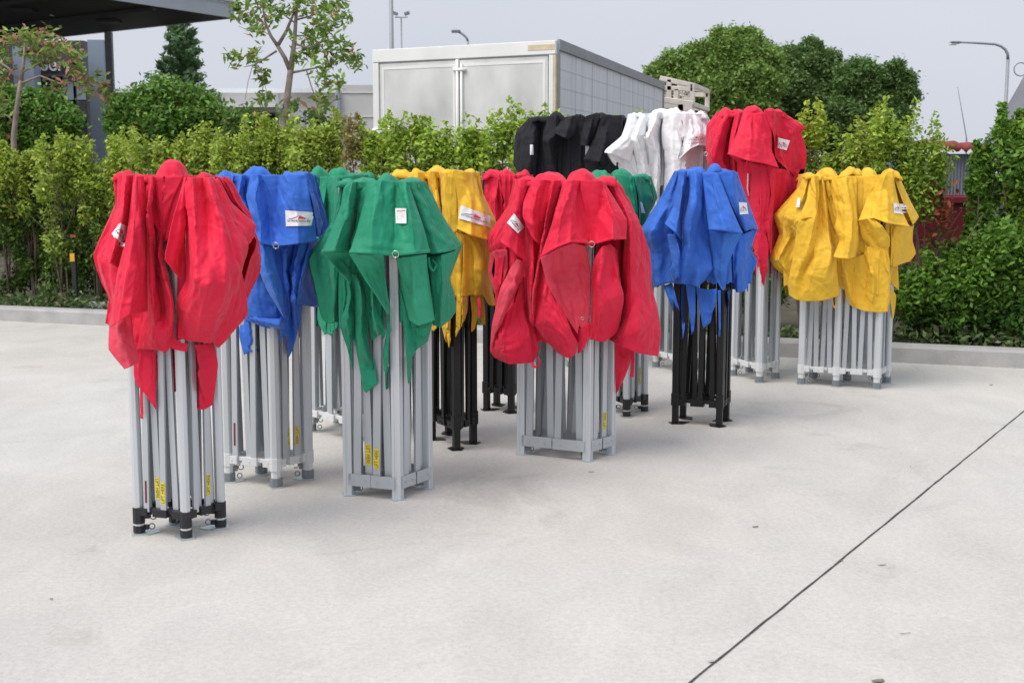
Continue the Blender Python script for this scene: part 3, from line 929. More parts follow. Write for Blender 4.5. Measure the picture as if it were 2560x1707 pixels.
# 3 -- green, front
r3, c3, k3 = tent('large green folded marquee with a small white care tag on its front flap', 'green', 'C',
 ((995, 1247), (874, 1236), (1068, 1219)), Z3, 192, '''
 |268,190,0 252,420,-3 75,695,-8 110,850,-8 165,1080,-8 195,1110,-6 / 300,190,8 250,440,6 150,665,6 185,860,2 222,1120,0 / 330,190,10 300,440,12 240,680,10 262,860,8 250,1110,4 / 345,190,8 330,440,8 290,700,8 290,900,6 288,1110,2
 s|340,195,14 268,420,18 166,660,20 / 368,200,19 320,440,25 250,652,27 / 385,196,17 360,450,21 310,652,23 / 405,195,13 392,450,15 352,656,19
 in|168,662,19 230,720,18 290,790,18 358,862,19 / 250,655,20 290,700,14 330,770,14 360,850,17 / 345,657,18 354,700,13 360,760,12 364,840,16
 s|480,190,18 400,500,26 347,662,31 / 560,185,22 500,450,30 490,668,35 / 650,190,18 645,450,25 645,682,31 / 712,195,22 760,450,30 775,668,34 / 730,195,18 835,500,25 876,660,28
 |405,195,11 400,450,13 370,660,16 350,760,12 / 440,192,15 405,450,18 365,640,20 372,760,14 / 485,190,16 430,420,20 370,620,24 390,770,14
 |722,195,14 800,400,16 880,670,17 / 750,192,17 850,420,17 930,660,18 / 790,195,14 920,470,14 980,655,15 / 830,192,10 950,430,8 1040,640,8 / 850,195,2 960,420,0 1087,612,-4
 i|350,668,28 430,800,25 520,930,25 602,1060,25 / 450,668,29 500,780,21 560,900,19 606,1050,22 / 572,672,25 585,780,15 602,900,15 616,1040,20
 |300,780,4 320,950,6 298,1150,10 340,1280,10 382,1425,8 / 345,790,12 360,930,16 335,1100,18 355,1250,14 / 365,780,8 372,900,8 392,1080,12 380,1230,14
 |365,790,10 372,900,12 385,1080,14 385,1250,14 432,1480,12 450,1550,11 / 390,800,18 430,950,20 425,1200,19 470,1350,18 505,1400,16 470,1560,10 / 425,800,8 470,1000,12 485,1280,10 525,1370,10 545,1490,8
 |440,790,10 470,1000,10 490,1200,14 510,1220,10 / 500,860,18 505,1050,22 540,1190,22 / 560,940,18 560,1080,16 585,1190,18 580,1210,12
 |590,1000,18 600,1150,16 575,1300,14 590,1410,10 / 605,1040,21 614,1200,17 605,1300,14 612,1410,8 / 616,1040,17 622,1200,10 620,1400,6
 f|600,1380,4 600,1450,4 605,1520,4 / 618,1380,3 620,1450,3 615,1520,3
 i|652,690,24 682,815,22 690,900,20 740,1100,20 / 750,680,25 762,760,24 785,1000,24 800,1135,22 / 852,670,21 862,780,19 885,950,19 906,1100,17
 |860,690,12 880,850,17 892,1130,12 / 950,672,17 960,850,21 945,1145,14 / 1030,650,10 1000,830,12 1000,1100,8 / 1085,612,-4 1005,830,0 1035,920,-2 1047,1040,-4 990,1110,-3
 |680,880,14 700,1050,16 735,1375,12 / 750,1100,19 790,1165,19 790,1290,14 / 890,1110,14 885,1140,14 862,1235,10
 f|738,1340,8 740,1420,8 745,1490,8 / 765,1330,8 760,1420,8 758,1480,8
 s|858,690,19 870,760,20 900,785,20 925,740,19 895,700,20 / 872,685,19 882,745,20 900,768,20 910,738,19 890,700,20
 ''', 268, 848, [(590, 145, 60, -6), (430, 172, 70, -8), (760, 172, 90, 0), (330, 178, 60, 6)], 13, fill=[(345,840,194,620),(290,600,600,1130),(690,1000,640,1080)], dep=18,
 stickers=[(2, .16, .265, 1), (1, .148, .25, 2)])
# 4 -- green behind
r4, c4, k4 = tent('dark green folded marquee squeezed between the blue one and the large green one', 'green', 'B',
 ((878, 1103), (778, 1078), (945, 1080)), Z3, 158, '''
 |95,130,-2 125,300,-4 150,430,-6 120,560,-6 95,720,-6 110,1130,-6 / 130,150,8 150,330,6 175,430,4 150,600,4 130,800,4 130,1140,0 / 165,160,4 160,350,2 190,450,2 170,700,0 160,1050,0
 |165,160,10 150,400,14 170,600,12 150,900,10 150,1100,6 / 212,160,16 180,350,20 200,560,18 190,900,14 200,1180,8 / 235,165,8 225,400,8 225,700,6 225,1170,4 / 290,160,16 260,400,20 270,700,18 250,1180,8 / 330,160,8 320,400,8 330,800,6 300,1120,4
 |330,155,12 330,400,14 340,800,12 330,1120,6 / 400,150,16 400,400,20 400,800,18 390,1150,8 / 470,150,8 480,400,8 480,800,8 470,1130,4 / 530,150,0 560,400,-3 560,800,-3 520,1100,-3
 ''', 95, 535, [(150, 103, 65, 4), (280, 104, 72, -2), (400, 140, 80, 0), (490, 138, 45, 4)], 14, fill=[(105,520,162,800)], res=.012)
# 5 -- yellow middle
r5, c5, k5 = tent('yellow folded marquee with black legs and a logo patch', 'yellow', 'D',
 ((1141, 1124), (1080, 1097), (1183, 1108)), Z3, 135, '''
 |600,145,-2 640,400,-4 680,700,-5 800,900,-4 880,1160,-3 / 660,130,8 690,400,6 720,700,6 840,900,6 900,1170,2 / 730,135,4 760,400,6 790,800,6 920,1150,4
 |730,135,12 760,400,14 820,700,14 930,1100,8 / 800,130,18 820,400,20 850,700,18 950,1120,10 / 850,130,10 880,340,10 910,520,9 985,900,6 1008,1250,5 / 885,125,18 925,350,20 955,520,18 990,900,12 1015,1230,7 / 940,130,11 945,300,11 985,490,10 1030,900,6
 |935,130,13 940,300,14 965,490,14 / 985,130,18 975,330,21 1005,520,20 / 1010,125,13 1005,330,14 1030,530,16 / 1035,115,19 1050,300,24 1050,520,26
 s|1032,115,19 1060,350,25 1052,505,27 / 1090,125,21 1150,350,27 1140,545,30 / 1130,130,19 1225,380,24 1250,578,24 / 1165,130,14 1230,350,14 1285,520,12 / 1198,130,2 1225,280,0 1308,460,-4 1268,570,-2
 |1050,520,18 1095,600,18 1092,800,18 1085,930,16 / 1130,540,22 1165,720,22 1165,800,22 1175,938,20 / 1200,560,20 1210,720,20 1215,830,20 1220,930,16 / 1250,575,10 1250,720,10 1258,880,8 1260,1000,8 / 1290,540,-2 1270,700,-3 1280,880,-3 1305,1005,-3
 f|1045,560,6 1060,900,8 1055,1175,6 / 1085,600,10 1095,900,10 1085,1120,6
 f|1090,920,10 1095,1000,10 1092,1120,6 / 1130,930,12 1125,1020,10 1110,1080,6
 f|1140,930,10 1150,1050,10 1148,1172,6 / 1185,930,10 1190,1050,10 1170,1160,6 
 f|1200,930,6 1212,1030,6 1210,1130,4 / 1225,930,6 1235,1030,6 1238,1128,4
 ''', 605, 1196, [(920, 95, 60, 0), (690, 118, 60, 4), (1000, 118, 40, 6), (1150, 116, 55, 2), (810, 122, 50, 6)], 15, fill=[(860,1185,137,500),(860,1280,480,940)], res=.0095)
# 6 -- red behind yellow
r6, c6, k6 = tent('small red folded marquee with black legs, just right of the middle yellow one', 'red', 'D',
 ((1278, 1032), (1217, 1025), (1302, 1018)), Z5, 148, '''
 |60,145,0 70,250,-2 50,420,-4 80,700,-4 / 100,140,10 90,260,12 95,400,12 130,700,10 / 150,145,8 120,300,16 120,450,16 130,800,12 / 180,145,14 150,330,20 160,460,20 170,900,14 / 185,145,6 200,300,6 215,420,4 220,900,4 / 230,145,16 235,300,18 250,450,16 240,900,12 / 290,150,6 290,300,8 300,600,6 300,900,4 / 340,150,14 350,300,16 350,600,12 330,900,8 / 398,150,0 410,300,-3 420,600,-4 380,900,-3
 f|40,600,0 20,900,0 30,1060,0 / 90,650,3 80,900,3 60,1090,2
 ''', 55, 400, [(130, 116, 50, 4), (222, 116, 50, 0), (345, 130, 55, 4)], 16, res=.012)
# 7 -- red, centre
r7, c7, k7 = tent('wide red folded marquee at the centre, crumpled cover over grooved silver legs', 'red', 'C',
 ((1469, 1151), (1305, 1134), (1526, 1134)), Z5, 182, '''
 |275,175,-2 235,350,-4 95,560,-8 120,680,-8 105,780,-8 150,930,-6 / 300,180,8 240,380,6 150,570,6 170,700,2 150,830,0 170,890,0 / 350,182,10 320,380,10 230,600,8 200,760,6 190,860,4
 s|288,180,12 235,400,16 186,592,20 / 320,181,16 280,400,21 235,625,23 / 345,180,16 320,410,20 290,672,23 / 385,182,13 345,430,15 354,718,20
 s|395,180,14 335,330,20 332,425,24 385,545,24 / 440,180,19 400,360,23 395,480,24 420,590,24 / 512,185,16 490,360,18 470,480,17 440,610,18
 |350,440,12 350,700,14 360,900,14 375,1100,14 / 400,560,16 400,750,20 385,950,20 395,1130,20 / 440,600,10 425,800,12 400,1000,14 410,1130,14
 i|292,700,12 190,880,14 132,1120,12 118,1300,10 / 320,708,18 260,880,20 190,1080,18 150,1190,14 / 345,720,16 325,830,16 230,1040,14 150,1200,12
 |125,1250,8 118,1300,8 150,1345,10 240,1385,12 / 200,1090,14 190,1200,18 200,1300,20 240,1386,18 / 280,980,12 270,1150,16 300,1280,18 320,1382,16 / 330,820,10 340,1000,14 380,1200,16 400,1374,14 / 370,800,8 375,1060,10 420,1200,12 442,1290,12
 i|120,660,-4 105,780,-6 150,930,-4 / 160,640,4 190,760,2 195,860,2 / 230,640,8 235,760,6 190,880,6
 |505,185,14 450,600,14 385,900,18 378,1080,18 400,1150,18 / 535,186,19 480,450,21 445,680,24 400,950,23 405,1130,20 / 590,186,14 510,450,17 450,690,22 430,900,16 420,1120,16
 s|600,185,18 520,480,26 445,692,31 / 655,185,24 585,400,31 545,632,35 / 700,185,21 650,420,28 640,592,34 / 722,185,13 735,400,17 735,598,27 / 770,188,11 762,400,15 775,612,24 / 820,190,13 800,400,18 835,596,26 / 842,190,18 920,400,27 920,572,30 / 860,190,16 1010,440,21 1006,572,23
 i|445,692,28 500,880,27 580,1020,25 690,1190,22 / 560,632,29 590,800,21 640,950,20 700,1130,21 / 660,595,28 690,750,22 720,900,21 712,1150,20 / 748,615,24 775,800,20 768,1050,20 740,1180,18
 |438,700,18 408,950,18 405,1120,20 480,1230,20 560,1312,18 / 462,750,22 470,950,26 490,1100,28 600,1338,24 / 520,900,25 560,1060,29 610,1200,31 645,1346,28 / 600,1040,25 650,1170,28 690,1250,26 682,1312,22
 |690,1150,18 695,1240,18 688,1310,16 / 725,1140,20 735,1200,18 710,1290,14 / 765,1100,16 765,1180,14 720,1270,12
 |800,690,20 788,850,18 775,1050,18 768,1215,16 / 850,620,28 835,850,30 840,1050,30 815,1235,22 / 905,600,23 920,800,24 930,950,28 870,1238,22 / 925,620,21 960,850,25 990,950,24 945,1180,18 / 950,640,12 970,850,14 1000,960,12 985,1080,10
 |880,190,12 1000,470,15 985,750,13 985,1000,12 930,1180,12 895,1225,12 / 910,190,13 1030,450,19 1035,750,20 1035,1000,20 1000,1180,22 985,1275,20 / 935,190,8 1070,450,14 1080,750,17 1090,1000,19 1080,1160,22 1060,1306,20 / 950,190,2 1110,500,4 1130,750,8 1160,1000,12 1150,1160,16 1130,1322,16 / 956,198,-6 1160,640,-8 1175,880,-4 1215,1030,0 1236,1180,2 1218,1336,4
 f|930,1210,2 935,1400,2 940,1585,2 / 985,1240,5 985,1400,5 960,1545,3 / 1050,1290,-2 1030,1390,-2 1000,1470,-2
 fs|1035,1290,4 1040,1380,4 1030,1470,4 / 1062,1290,4 1062,1380,4 1056,1470,4
 s|385,1372,16 395,1405,17 425,1412,17 445,1390,16 440,1340,16 / 398,1370,16 405,1392,17 422,1398,17 434,1384,16 428,1345,16
 ''', 275, 953, [(515, 135, 100, -4), (715, 120, 90, 2), (885, 158, 75, 4), (360, 162, 60, -4)], 17, fill=[(300,945,184,545),(150,730,560,1240),(800,970,560,1180)], dep=20,
 sides=[(0, 1), (1, 2), (2, 3), (3, 0)],
 stickers=[(13, .16, .26, 2), (14, .17, .265, 1)])
# 8 -- small green behind
r8, c8, k8 = tent('green folded marquee mostly hidden behind the right side of the central red one', 'green', 'A',
 ((1566, 1042), (1526, 1026), (1611, 1029)), Z5, 158, '''
 |750,155,0 760,300,-2 740,500,-3 780,900,-3 / 820,150,10 830,300,12 850,500,12 860,950,8 / 870,150,14 900,300,16 940,420,16 960,900,10 / 930,145,8 960,300,8 985,420,8 1000,900,6 / 985,150,16 1010,300,18 1040,420,18 1050,800,12 / 1040,160,6 1065,330,6 1075,480,6 1075,700,5
 |1045,160,12 1080,300,14 1080,480,12 / 1070,160,16 1110,300,18 1115,480,14 / 1140,155,12 1180,300,12 1140,440,12 / 1170,160,0 1212,300,-3 1125,470,-3
 |1050,450,4 1060,600,4 1040,860,4 / 1130,440,2 1150,600,2 1100,860,2
 ''', 752, 1170, [(830, 122, 75, 0), (970, 118, 70, 4), (1115, 142, 62, 4)], 18, fill=[(860,1160,160,380)], res=.012, stickers=[(13, .2, .32, 2)])
# 9 -- blue right, black legs
r9, c9, k9 = tent('bright blue folded marquee standing on square black legs', 'blue', 'D',
 ((1798, 1066), (1688, 1058), (1815, 1051)), Z7, 128, '''
 |345,120,0 250,300,-2 130,500,-6 190,620,-6 180,700,-6 215,857,-4 / 355,120,8 310,320,10 200,497,14 235,640,8 250,845,4 / 375,120,11 350,300,12 330,505,10 330,640,8 312,825,4
 s|378,120,12 335,350,16 283,457,21 / 408,120,18 375,380,23 350,512,25 / 425,120,13 392,450,13 392,570,18
 |435,120,13 440,250,18 432,320,22 398,470,21 405,600,18 315,740,16 340,830,14 / 470,118,18 480,330,26 440,500,26 430,700,23 400,836,19 / 500,125,17 510,350,22 480,520,20 470,700,22 440,838,18 / 520,130,13 520,380,14 520,600,19 500,740,21 492,858,21 / 530,140,10 540,420,11 565,600,16 585,740,20 500,850,18
 |300,520,14 330,700,18 318,745,18 345,825,16 / 350,520,20 375,640,22 360,790,20 / 392,560,14 385,700,16 408,760,16 415,830,14
 s|522,140,18 545,350,25 562,496,29 / 560,135,22 625,350,30 665,502,34 / 615,130,18 695,330,25 777,518,27
 |615,130,13 700,340,15 790,505,15 / 660,120,15 735,330,18 800,500,15 / 690,118,11 770,330,12 838,485,11 / 740,128,0 800,290,-2 877,495,-6
 i|562,500,21 590,650,19 592,770,19 635,862,16 / 660,506,26 640,640,25 630,760,22 652,877,18 / 770,518,21 720,620,22 680,720,22 666,862,18
 |690,610,9 705,750,10 735,887,8 / 750,530,13 735,700,16 740,887,12 / 800,510,13 790,640,14 770,760,14 775,885,10 / 840,490,5 815,640,6 815,740,5 800,860,4 / 868,495,-5 828,620,-3 870,690,-5 820,810,-3
 f|275,845,2 310,940,3 340,1020,2 / 330,830,4 350,920,4 370,1000,3
 f|375,835,5 385,1000,5 388,1180,4 / 410,835,5 405,1000,5 400,1120,4
 f|410,830,8 430,1000,8 442,1150,6 / 470,850,10 470,1000,9 455,1130,6
 f|470,850,8 490,980,8 512,1112,6 / 540,860,8 555,960,8 556,1060,6 / 590,850,4 580,950,4 560,1020,4
 f|592,860,4 598,1000,4 600,1150,3 / 612,860,4 612,1000,4 610,1150,3
 f|655,870,4 680,1000,4 675,1140,3 / 700,870,4 690,960,4 685,1140,3
 f|795,820,0 800,850,0 802,882,0 / 812,820,0 812,850,0 808,882,0
 ''', 345, 742, [(592, 86, 48, 4), (470, 100, 60, 2), (660, 110, 50, 0), (395, 112, 40, 0)], 19, fill=[(362,730,130,460),(215,830,440,820)], dep=15, res=.012)
# 10 -- black, tall, back row
lb = [ground(1325, 912), ground(1427, 917), ground(1530, 922)]
dv = Vector((.06, .26, 0))
r10, c10, k10 = tent('tall folded marquee under a matt black cover, leftmost of the raised back row', 'black', 'B',
 None, Z8, 128, '''
 |205,122,-2 110,225,-5 92,440,-8 130,520,-6 140,900,-6 / 225,122,8 175,260,12 150,450,12 165,560,9 180,900,6 / 255,128,10 225,300,16 200,460,16 210,560,12 220,900,8 / 290,130,8 270,290,12 250,450,14 250,560,9 260,900,6
 |300,125,8 295,290,10 285,420,9 290,600,8 300,900,6 / 330,112,15 300,280,20 330,320,20 345,600,12 350,900,8 / 390,105,18 385,230,22 345,300,22 400,600,14 400,900,8 / 420,120,8 430,250,8 420,600,6 430,900,5
 |430,125,12 380,200,22 385,235,24 / 500,110,18 470,200,26 450,265,28 / 560,100,14 530,230,20 470,275,24
 |470,130,8 490,300,8 450,600,6 450,900,5 / 540,108,16 545,270,18 500,420,16 520,600,12 520,900,8 / 580,115,10 560,300,9 560,500,9 590,650,8 600,900,5
 |590,115,16 560,250,22 555,315,24 / 650,95,19 610,250,26 600,320,26 / 690,100,14 640,250,18 625,320,20
 |705,100,16 660,250,23 578,410,27 600,430,26 / 760,108,20 730,270,28 690,430,31 / 800,112,15 800,250,20 740,440,24 745,500,20 / 845,120,12 840,220,12 780,350,14 760,520,12
 |580,400,14 600,600,12 600,900,8 / 680,430,22 680,600,18 680,900,12 / 760,440,12 760,600,10 740,900,8 / 850,300,4 830,450,4 820,900,4
 |850,118,4 870,220,2 845,320,2 820,500,0 800,900,0 / 882,130,-4 880,220,-8 850,330,-8 820,450,-6 800,900,-6
 ''', 207, 882, [(392, 90, 55, 4), (545, 108, 50, 6), (685, 88, 60, 2), (850, 112, 50, 2), (270, 120, 45, 6), (765, 106, 40, 4)], 20, fill=[(225,860,130,900)], dep=19,
 six=[lb[0], lb[1], lb[2], lb[2] + dv, lb[1] + dv, lb[0] + dv], sides=[(0, 1), (1, 2), (3, 4), (4, 5)], res=.012)
# 11 -- white tall
r11, c11, k11 = tent('tall folded marquee under a white cover, in the raised back row beside the black one', 'white', 'B',
 ((1690, 931), (1640, 918), (1752, 923)), Z8, 105, '''
 |890,105,10 840,250,14 735,340,16 722,365,17 / 915,100,14 880,270,20 800,330,22 760,372,22 / 950,100,12 930,260,18 870,330,21 830,395,20 / 985,100,10 975,250,14 925,330,17 900,430,16
 |725,365,8 745,440,8 800,520,6 / 780,370,12 830,470,10 880,560,8 / 860,390,12 900,520,10 950,640,8 / 930,400,10 980,560,8 1040,700,6
 |885,100,0 855,220,-2 722,360,-6 745,440,-6 790,520,-4 / 905,96,8 868,250,10 780,320,8 830,400,4 860,500,4 / 930,95,13 885,260,16 825,290,18 900,440,12 940,520,8 / 965,98,11 930,250,14 900,280,17 940,430,13 960,560,10
 |960,98,11 930,240,16 905,272,20 940,420,13 950,560,9 1010,800,6 / 1000,95,17 960,200,22 950,245,24 990,400,18 1010,600,14 1060,900,8 / 1040,93,11 1010,230,14 990,262,18 1035,450,12 1055,640,9 1080,900,6 / 1090,85,18 1060,180,24 1030,245,26 1095,400,21 1080,680,14 1100,900,8 / 1125,88,12 1105,240,10 1110,380,12 1105,650,9 1110,880,6
 |1125,88,13 1125,230,12 1150,400,10 1130,650,9 / 1150,85,17 1140,260,18 1150,440,17 1135,640,12 / 1195,85,20 1230,230,25 1252,330,27 1220,450,22 1165,600,14 / 1240,95,11 1255,250,13 1245,360,14 1225,480,11 1180,560,8
 s|1235,95,14 1260,240,20 1240,412,25 / 1300,95,18 1330,220,26 1310,345,29 / 1350,95,16 1390,230,24 1370,315,27 / 1395,96,10 1440,230,14 1425,320,16 / 1432,100,0 1475,190,-5 1428,318,-3
 i|1230,400,8 1230,600,6 1200,850,5 / 1300,345,12 1290,550,10 1260,850,8 / 1370,320,8 1350,550,6 1340,850,5 / 1425,310,-4 1400,500,-4 1380,850,-4
 ''', 885, 1432, [(1120, 68, 75, 2), (1210, 54, 50, 0), (930, 92, 50, 6), (1400, 90, 45, 2), (1300, 82, 70, 0)], 21, fill=[(905,1400,107,600)], dep=17, res=.0095)
# 12 -- red tall
r12, c12, k12 = tent('tall red folded marquee with a pale cord hanging down its front', 'red', 'B',
 ((1898, 956), (1833, 939), (1938, 946)), Z8, 92, '''
 |1500,85,0 1430,180,-4 1425,350,-8 1440,460,-6 1520,600,-4 / 1530,80,9 1490,200,10 1455,380,11 1470,480,9 1540,650,6 / 1570,80,13 1520,250,17 1480,400,16 1510,480,12 1580,700,8 / 1620,85,10 1570,250,13 1540,420,14 1600,520,10 1640,750,8
 |1630,85,13 1600,220,17 1580,370,19 1640,430,14 1660,600,10 / 1655,85,17 1625,230,22 1600,360,24 1680,450,18 1700,700,12 / 1690,85,15 1650,250,20 1640,380,22 1720,460,16 1730,700,12
 s|1680,90,18 1640,230,25 1573,376,29 / 1740,90,22 1740,250,30 1720,425,34 / 1770,95,20 1800,270,28 1820,440,32 / 1785,98,17 1860,300,25 1928,472,29
 |1790,78,12 1870,250,17 1905,400,20 1985,482,18 / 1840,80,17 1920,250,21 1950,400,20 1990,480,14 / 1880,80,10 1940,250,12 1985,380,12 2000,500,10 / 1930,85,12 2010,230,13 2040,370,10 2030,520,8 / 1962,90,0 2118,190,-5 2085,222,-5 2122,350,-8 2112,480,-8 2050,620,-6
 |1640,420,10 1650,650,10 1700,900,8 1760,1200,5 / 1690,430,18 1720,650,18 1735,900,14 1770,1230,8 / 1760,440,24 1790,650,22 1770,900,18 1785,1270,9 / 1830,450,24 1830,650,20 1800,850,18 1830,1000,14 1800,1150,8
 |1830,455,20 1850,650,16 1810,850,14 1830,1050,10 / 1910,475,24 1890,620,22 1860,830,18 1870,1060,12 1860,1140,8 / 1985,482,17 1985,600,17 1920,830,16 1890,1000,12 1900,1180,8 / 2000,490,10 2010,650,10 1950,850,10 1915,1050,6 1905,1240,4
 |1990,480,8 2000,650,8 1960,850,6 1930,1100,4 / 2060,480,6 2050,620,6 1990,850,6 1950,1080,2 / 2112,480,-8 2080,640,-8 2010,850,-6 1955,1130,-4
 ''', 1502, 1962, [(1740, 44, 62, 4), (1560, 60, 50, 2), (1860, 62, 40, 4), (1920, 76, 50, 0), (1640, 72, 50, 2)], 22, fill=[(1520,1930,96,900)], dep=17, res=.0095)
# 13 -- yellow right, six legs
f1, f2, f3 = ground(2003, 960), ground(2090, 966), ground(2191, 972)
b3 = ground(2216, 957); dv = b3 - f3
r13, c13, k13 = tent('wide yellow folded marquee on six silver legs, farthest right of the group', 'yellow', 'B', None, Z7, 150, '''
 |1128,142,-2 1120,232,-5 975,400,-9 1008,520,-9 948,668,-9 975,730,-8 1062,792,-6 / 1165,140,9 1130,280,11 1040,410,8 1070,540,4 1000,680,4 1080,792,3 / 1200,142,13 1150,300,16 1075,430,14 1110,560,6 1060,690,6 1100,790,3 / 1232,145,10 1190,330,14 1120,437,18 1130,600,10 1110,720,6 1110,780,4
 |1200,148,12 1180,300,17 1125,437,20 1100,640,16 1062,830,14 1072,907,13 / 1225,150,18 1240,390,24 1190,600,24 1110,800,20 1110,932,18 / 1245,150,16 1250,460,20 1220,640,22 1150,800,20 1160,943,20 / 1262,150,14 1275,450,17 1255,640,25 1210,780,26 1260,942,24 / 1280,155,17 1315,500,21 1335,640,26 1300,790,28 1320,930,24 / 1290,155,13 1340,560,18 1370,660,22 1375,780,24 1394,908,21
 s|1115,440,18 1170,415,22 1220,415,23 1255,480,20 / 1120,455,14 1170,445,14 1215,450,16 1250,500,18
 |1255,150,6 1305,430,6 1345,540,4 1370,660,4 / 1300,140,15 1345,380,13 1365,520,11 1385,700,10 / 1330,145,8 1370,400,8 1390,560,8 1400,910,8
 |1315,182,13 1370,400,20 1358,480,22 1388,560,24 1350,662,28 / 1365,170,18 1410,400,25 1410,560,28 1390,672,31 / 1430,160,21 1465,400,29 1460,560,31 1440,676,32 / 1490,150,17 1505,400,22 1510,560,25 1490,664,26
 |1500,150,8 1510,400,10 1530,600,12 1550,900,12 / 1540,150,16 1530,350,18 1540,560,20 1560,880,18 / 1600,150,10 1550,330,14 1600,600,16 1600,900,14
 |1378,672,12 1395,780,14 1415,900,14 1440,962,13 / 1420,676,22 1430,800,24 1460,930,23 1490,985,20 / 1480,668,20 1500,780,17 1510,900,17 1530,1000,17 / 1520,640,14 1530,800,17 1540,900,20 1555,1006,20 / 1560,600,24 1590,780,27 1600,900,27 1590,1010,24 / 1620,590,21 1660,760,22 1665,880,21 1630,1005,18 / 1650,600,14 1685,760,13 1692,870,12 1650,990,11
 s|1590,150,16 1548,330,23 1508,436,26 / 1640,140,21 1615,330,28 1600,420,31 / 1685,125,22 1690,330,29 1690,452,32 / 1720,118,17 1765,330,23 1832,476,24
 |1506,432,24 1530,540,23 1600,640,22 1650,645,20 / 1560,420,30 1610,480,31 1650,560,29 1680,620,24 / 1600,420,30 1660,470,33 1705,540,30 1704,600,26
 |1720,130,11 1780,300,13 1850,462,10 / 1745,140,9 1805,300,8 1870,440,4 / 1766,155,0 1832,300,-2 1892,410,-7
 |1690,460,18 1700,600,20 1692,720,18 1735,756,12 / 1740,465,24 1735,600,22 1720,730,16 / 1800,472,18 1780,600,20 1760,715,14 / 1845,470,6 1830,560,8 1830,690,4 / 1858,460,-6 1850,560,-4 1872,640,-8 1832,694,-6
 |1700,860,2 1710,960,2 1724,1052,2 / 1722,870,0 1746,905,0 1742,970,0 1730,1048,0
 s|1335,905,20 1345,980,20 1362,985,20 1375,950,20 1370,900,20 / 1343,905,20 1350,970,20 1360,974,20 1367,948,20 1362,900,20
 ''', 1128, 1764, [(1320, 100, 55, -4), (1442, 106, 60, 8), (1572, 100, 52, -4), (1700, 116, 45, 6), (1180, 134, 60, 6)], 23, fill=[(1150,1745,152,640),(1030,1760,420,860)], dep=20,
 six=[f1, f2, f3, f3 + dv, f2 + dv, f1 + dv], sides=[(0, 1), (1, 2), (2, 3), (3, 4), (4, 5), (5, 0)])

# ---- patches, tags, rings on the covers
M['tagline'] = mat('grey_ink', (.5, .5, .52), .6)
def zc(crop, pts): return [(crop[0] + crop[2] * x, crop[1] + crop[2] * y) for x, y in pts]
decal('label_patch', k2, zc(Z1, [(1340, 382), (1530, 394), (1512, 482), (1346, 486)]), c2.cast, LOGO_M, logo_items(), 16, 8)
decal('label_patch', k5, [(1152, 513), (1226, 541), (1223, 568), (1146, 546)], c5.cast, LOGO_M, logo_items(), 16, 8)
decal('label_patch', k1, zc(Z1, [(262, 462), (306, 486), (290, 618), (206, 534)]), c1.cast, LOGO_M, logo_items(False, .45, 1.15), 10, 8)
decal('label_patch', k7, zc(Z5, [(275, 400), (342, 492), (300, 532), (228, 462)]), c7.cast, LOGO_M, logo_items(False, .3, 1.0), 8, 8)
decal('label_patch', k9, zc(Z7, [(752, 318), (800, 320), (812, 392), (758, 396)]), c9.cast, LOGO_M, logo_items(False, .0, .45), 6, 6)
decal('label_patch', k13, zc(Z7, [(1728, 322), (1782, 330), (1786, 392), (1732, 386)]), c13.cast, LOGO_M, logo_items(False, .0, .45), 6, 6)
decal('label_patch', k12, zc(Z8, [(1924, 262), (2006, 282), (1982, 350), (1920, 332)]), c12.cast, LOGO_M, logo_items(), 8, 6)
decal('label_patch', k11, zc(Z8, [(1290, 240), (1415, 232), (1425, 285), (1300, 300)]), c11.cast, [CLOTH['white'], M['ink'], M['ink_red']], logo_items(), 10, 6)
decal('label_patch', k8, zc(Z5, [(1098, 325), (1112, 330), (1132, 400), (1108, 400)]), c8.cast, LOGO_M, [], 4, 4)
def tagp(k, c, crop, pts):
    V, F = place_text('MADE', .12, .88, .80, .9)
    V2, F2 = [], []
    it = []
    for i, (y, w_) in enumerate(((.84, .8), (.74, .55), (.6, .7), (.5, .6), (.4, .7), (.3, .45))):
        it.append(([(.12, y), (.12 + w_, y), (.12 + w_, y + .035), (.12, y + .035)], [(0, 1, 2, 3)], 1 if i else 2))
    decal('care_tag', k, zc(crop, pts), c.cast, [M['label'], M['tagline'], M['ink_red']], it if k is k3 else [], 4, 6)
tagp(k3, c3, Z3, [(648, 368), (720, 368), (722, 467), (652, 467)])
tagp(k13, c13, Z7, [(1122, 290), (1141, 294), (1136, 352), (1112, 350)])
tagp(k10, c10, Z8, [(208, 310), (230, 310), (232, 380), (208, 380)])

def dring(k, c, fx, fy, R=.014, name='ring', off=.012):
    p = c.cast(fx, fy, off); m = MB()
    m.torus(p, R, .0028, (0.3, 1, 0.1), n=14, k=6)
    m.build(name, M['brass'], k, smooth=True)
def eyelet(k, c, fx, fy, R=.008):
    p = c.cast(fx, fy, .004); m = MB(); m.torus(p, R, .0025, (0, 1, 0), n=12, k=5); m.build('eyelet', M['brass'], k, smooth=True)
dring(k3, c3, 740 + .3826 * 650, 380 + .3826 * 668, .016)
dring(k7, c7, 1180 + .3826 * 782, 380 + .3826 * 603, .016)
dring(k2, c2, 200 + .3826 * 1280, 380 + .3826 * 612, .015)
eyelet(k7, c7, 1180 + .3826 * 721, 380 + .3826 * 1087)
dring(k12, c12, 1250 + .3614 * 1915, 250 + .3614 * 412, .018, 'ring', .012)
dring(k12, c12, 1250 + .3614 * 1425, 250 + .3614 * 375, .014, 'ring', .012)
dring(k13, c13, 1550 + .3955 * 1675, 380 + .3955 * 455, .013)
p = [c12.cast(1250 + .3614 * x, 250 + .3614 * y, .012) for x, y in [(1708, 428), (1716, 520), (1712, 610), (1722, 665)]]
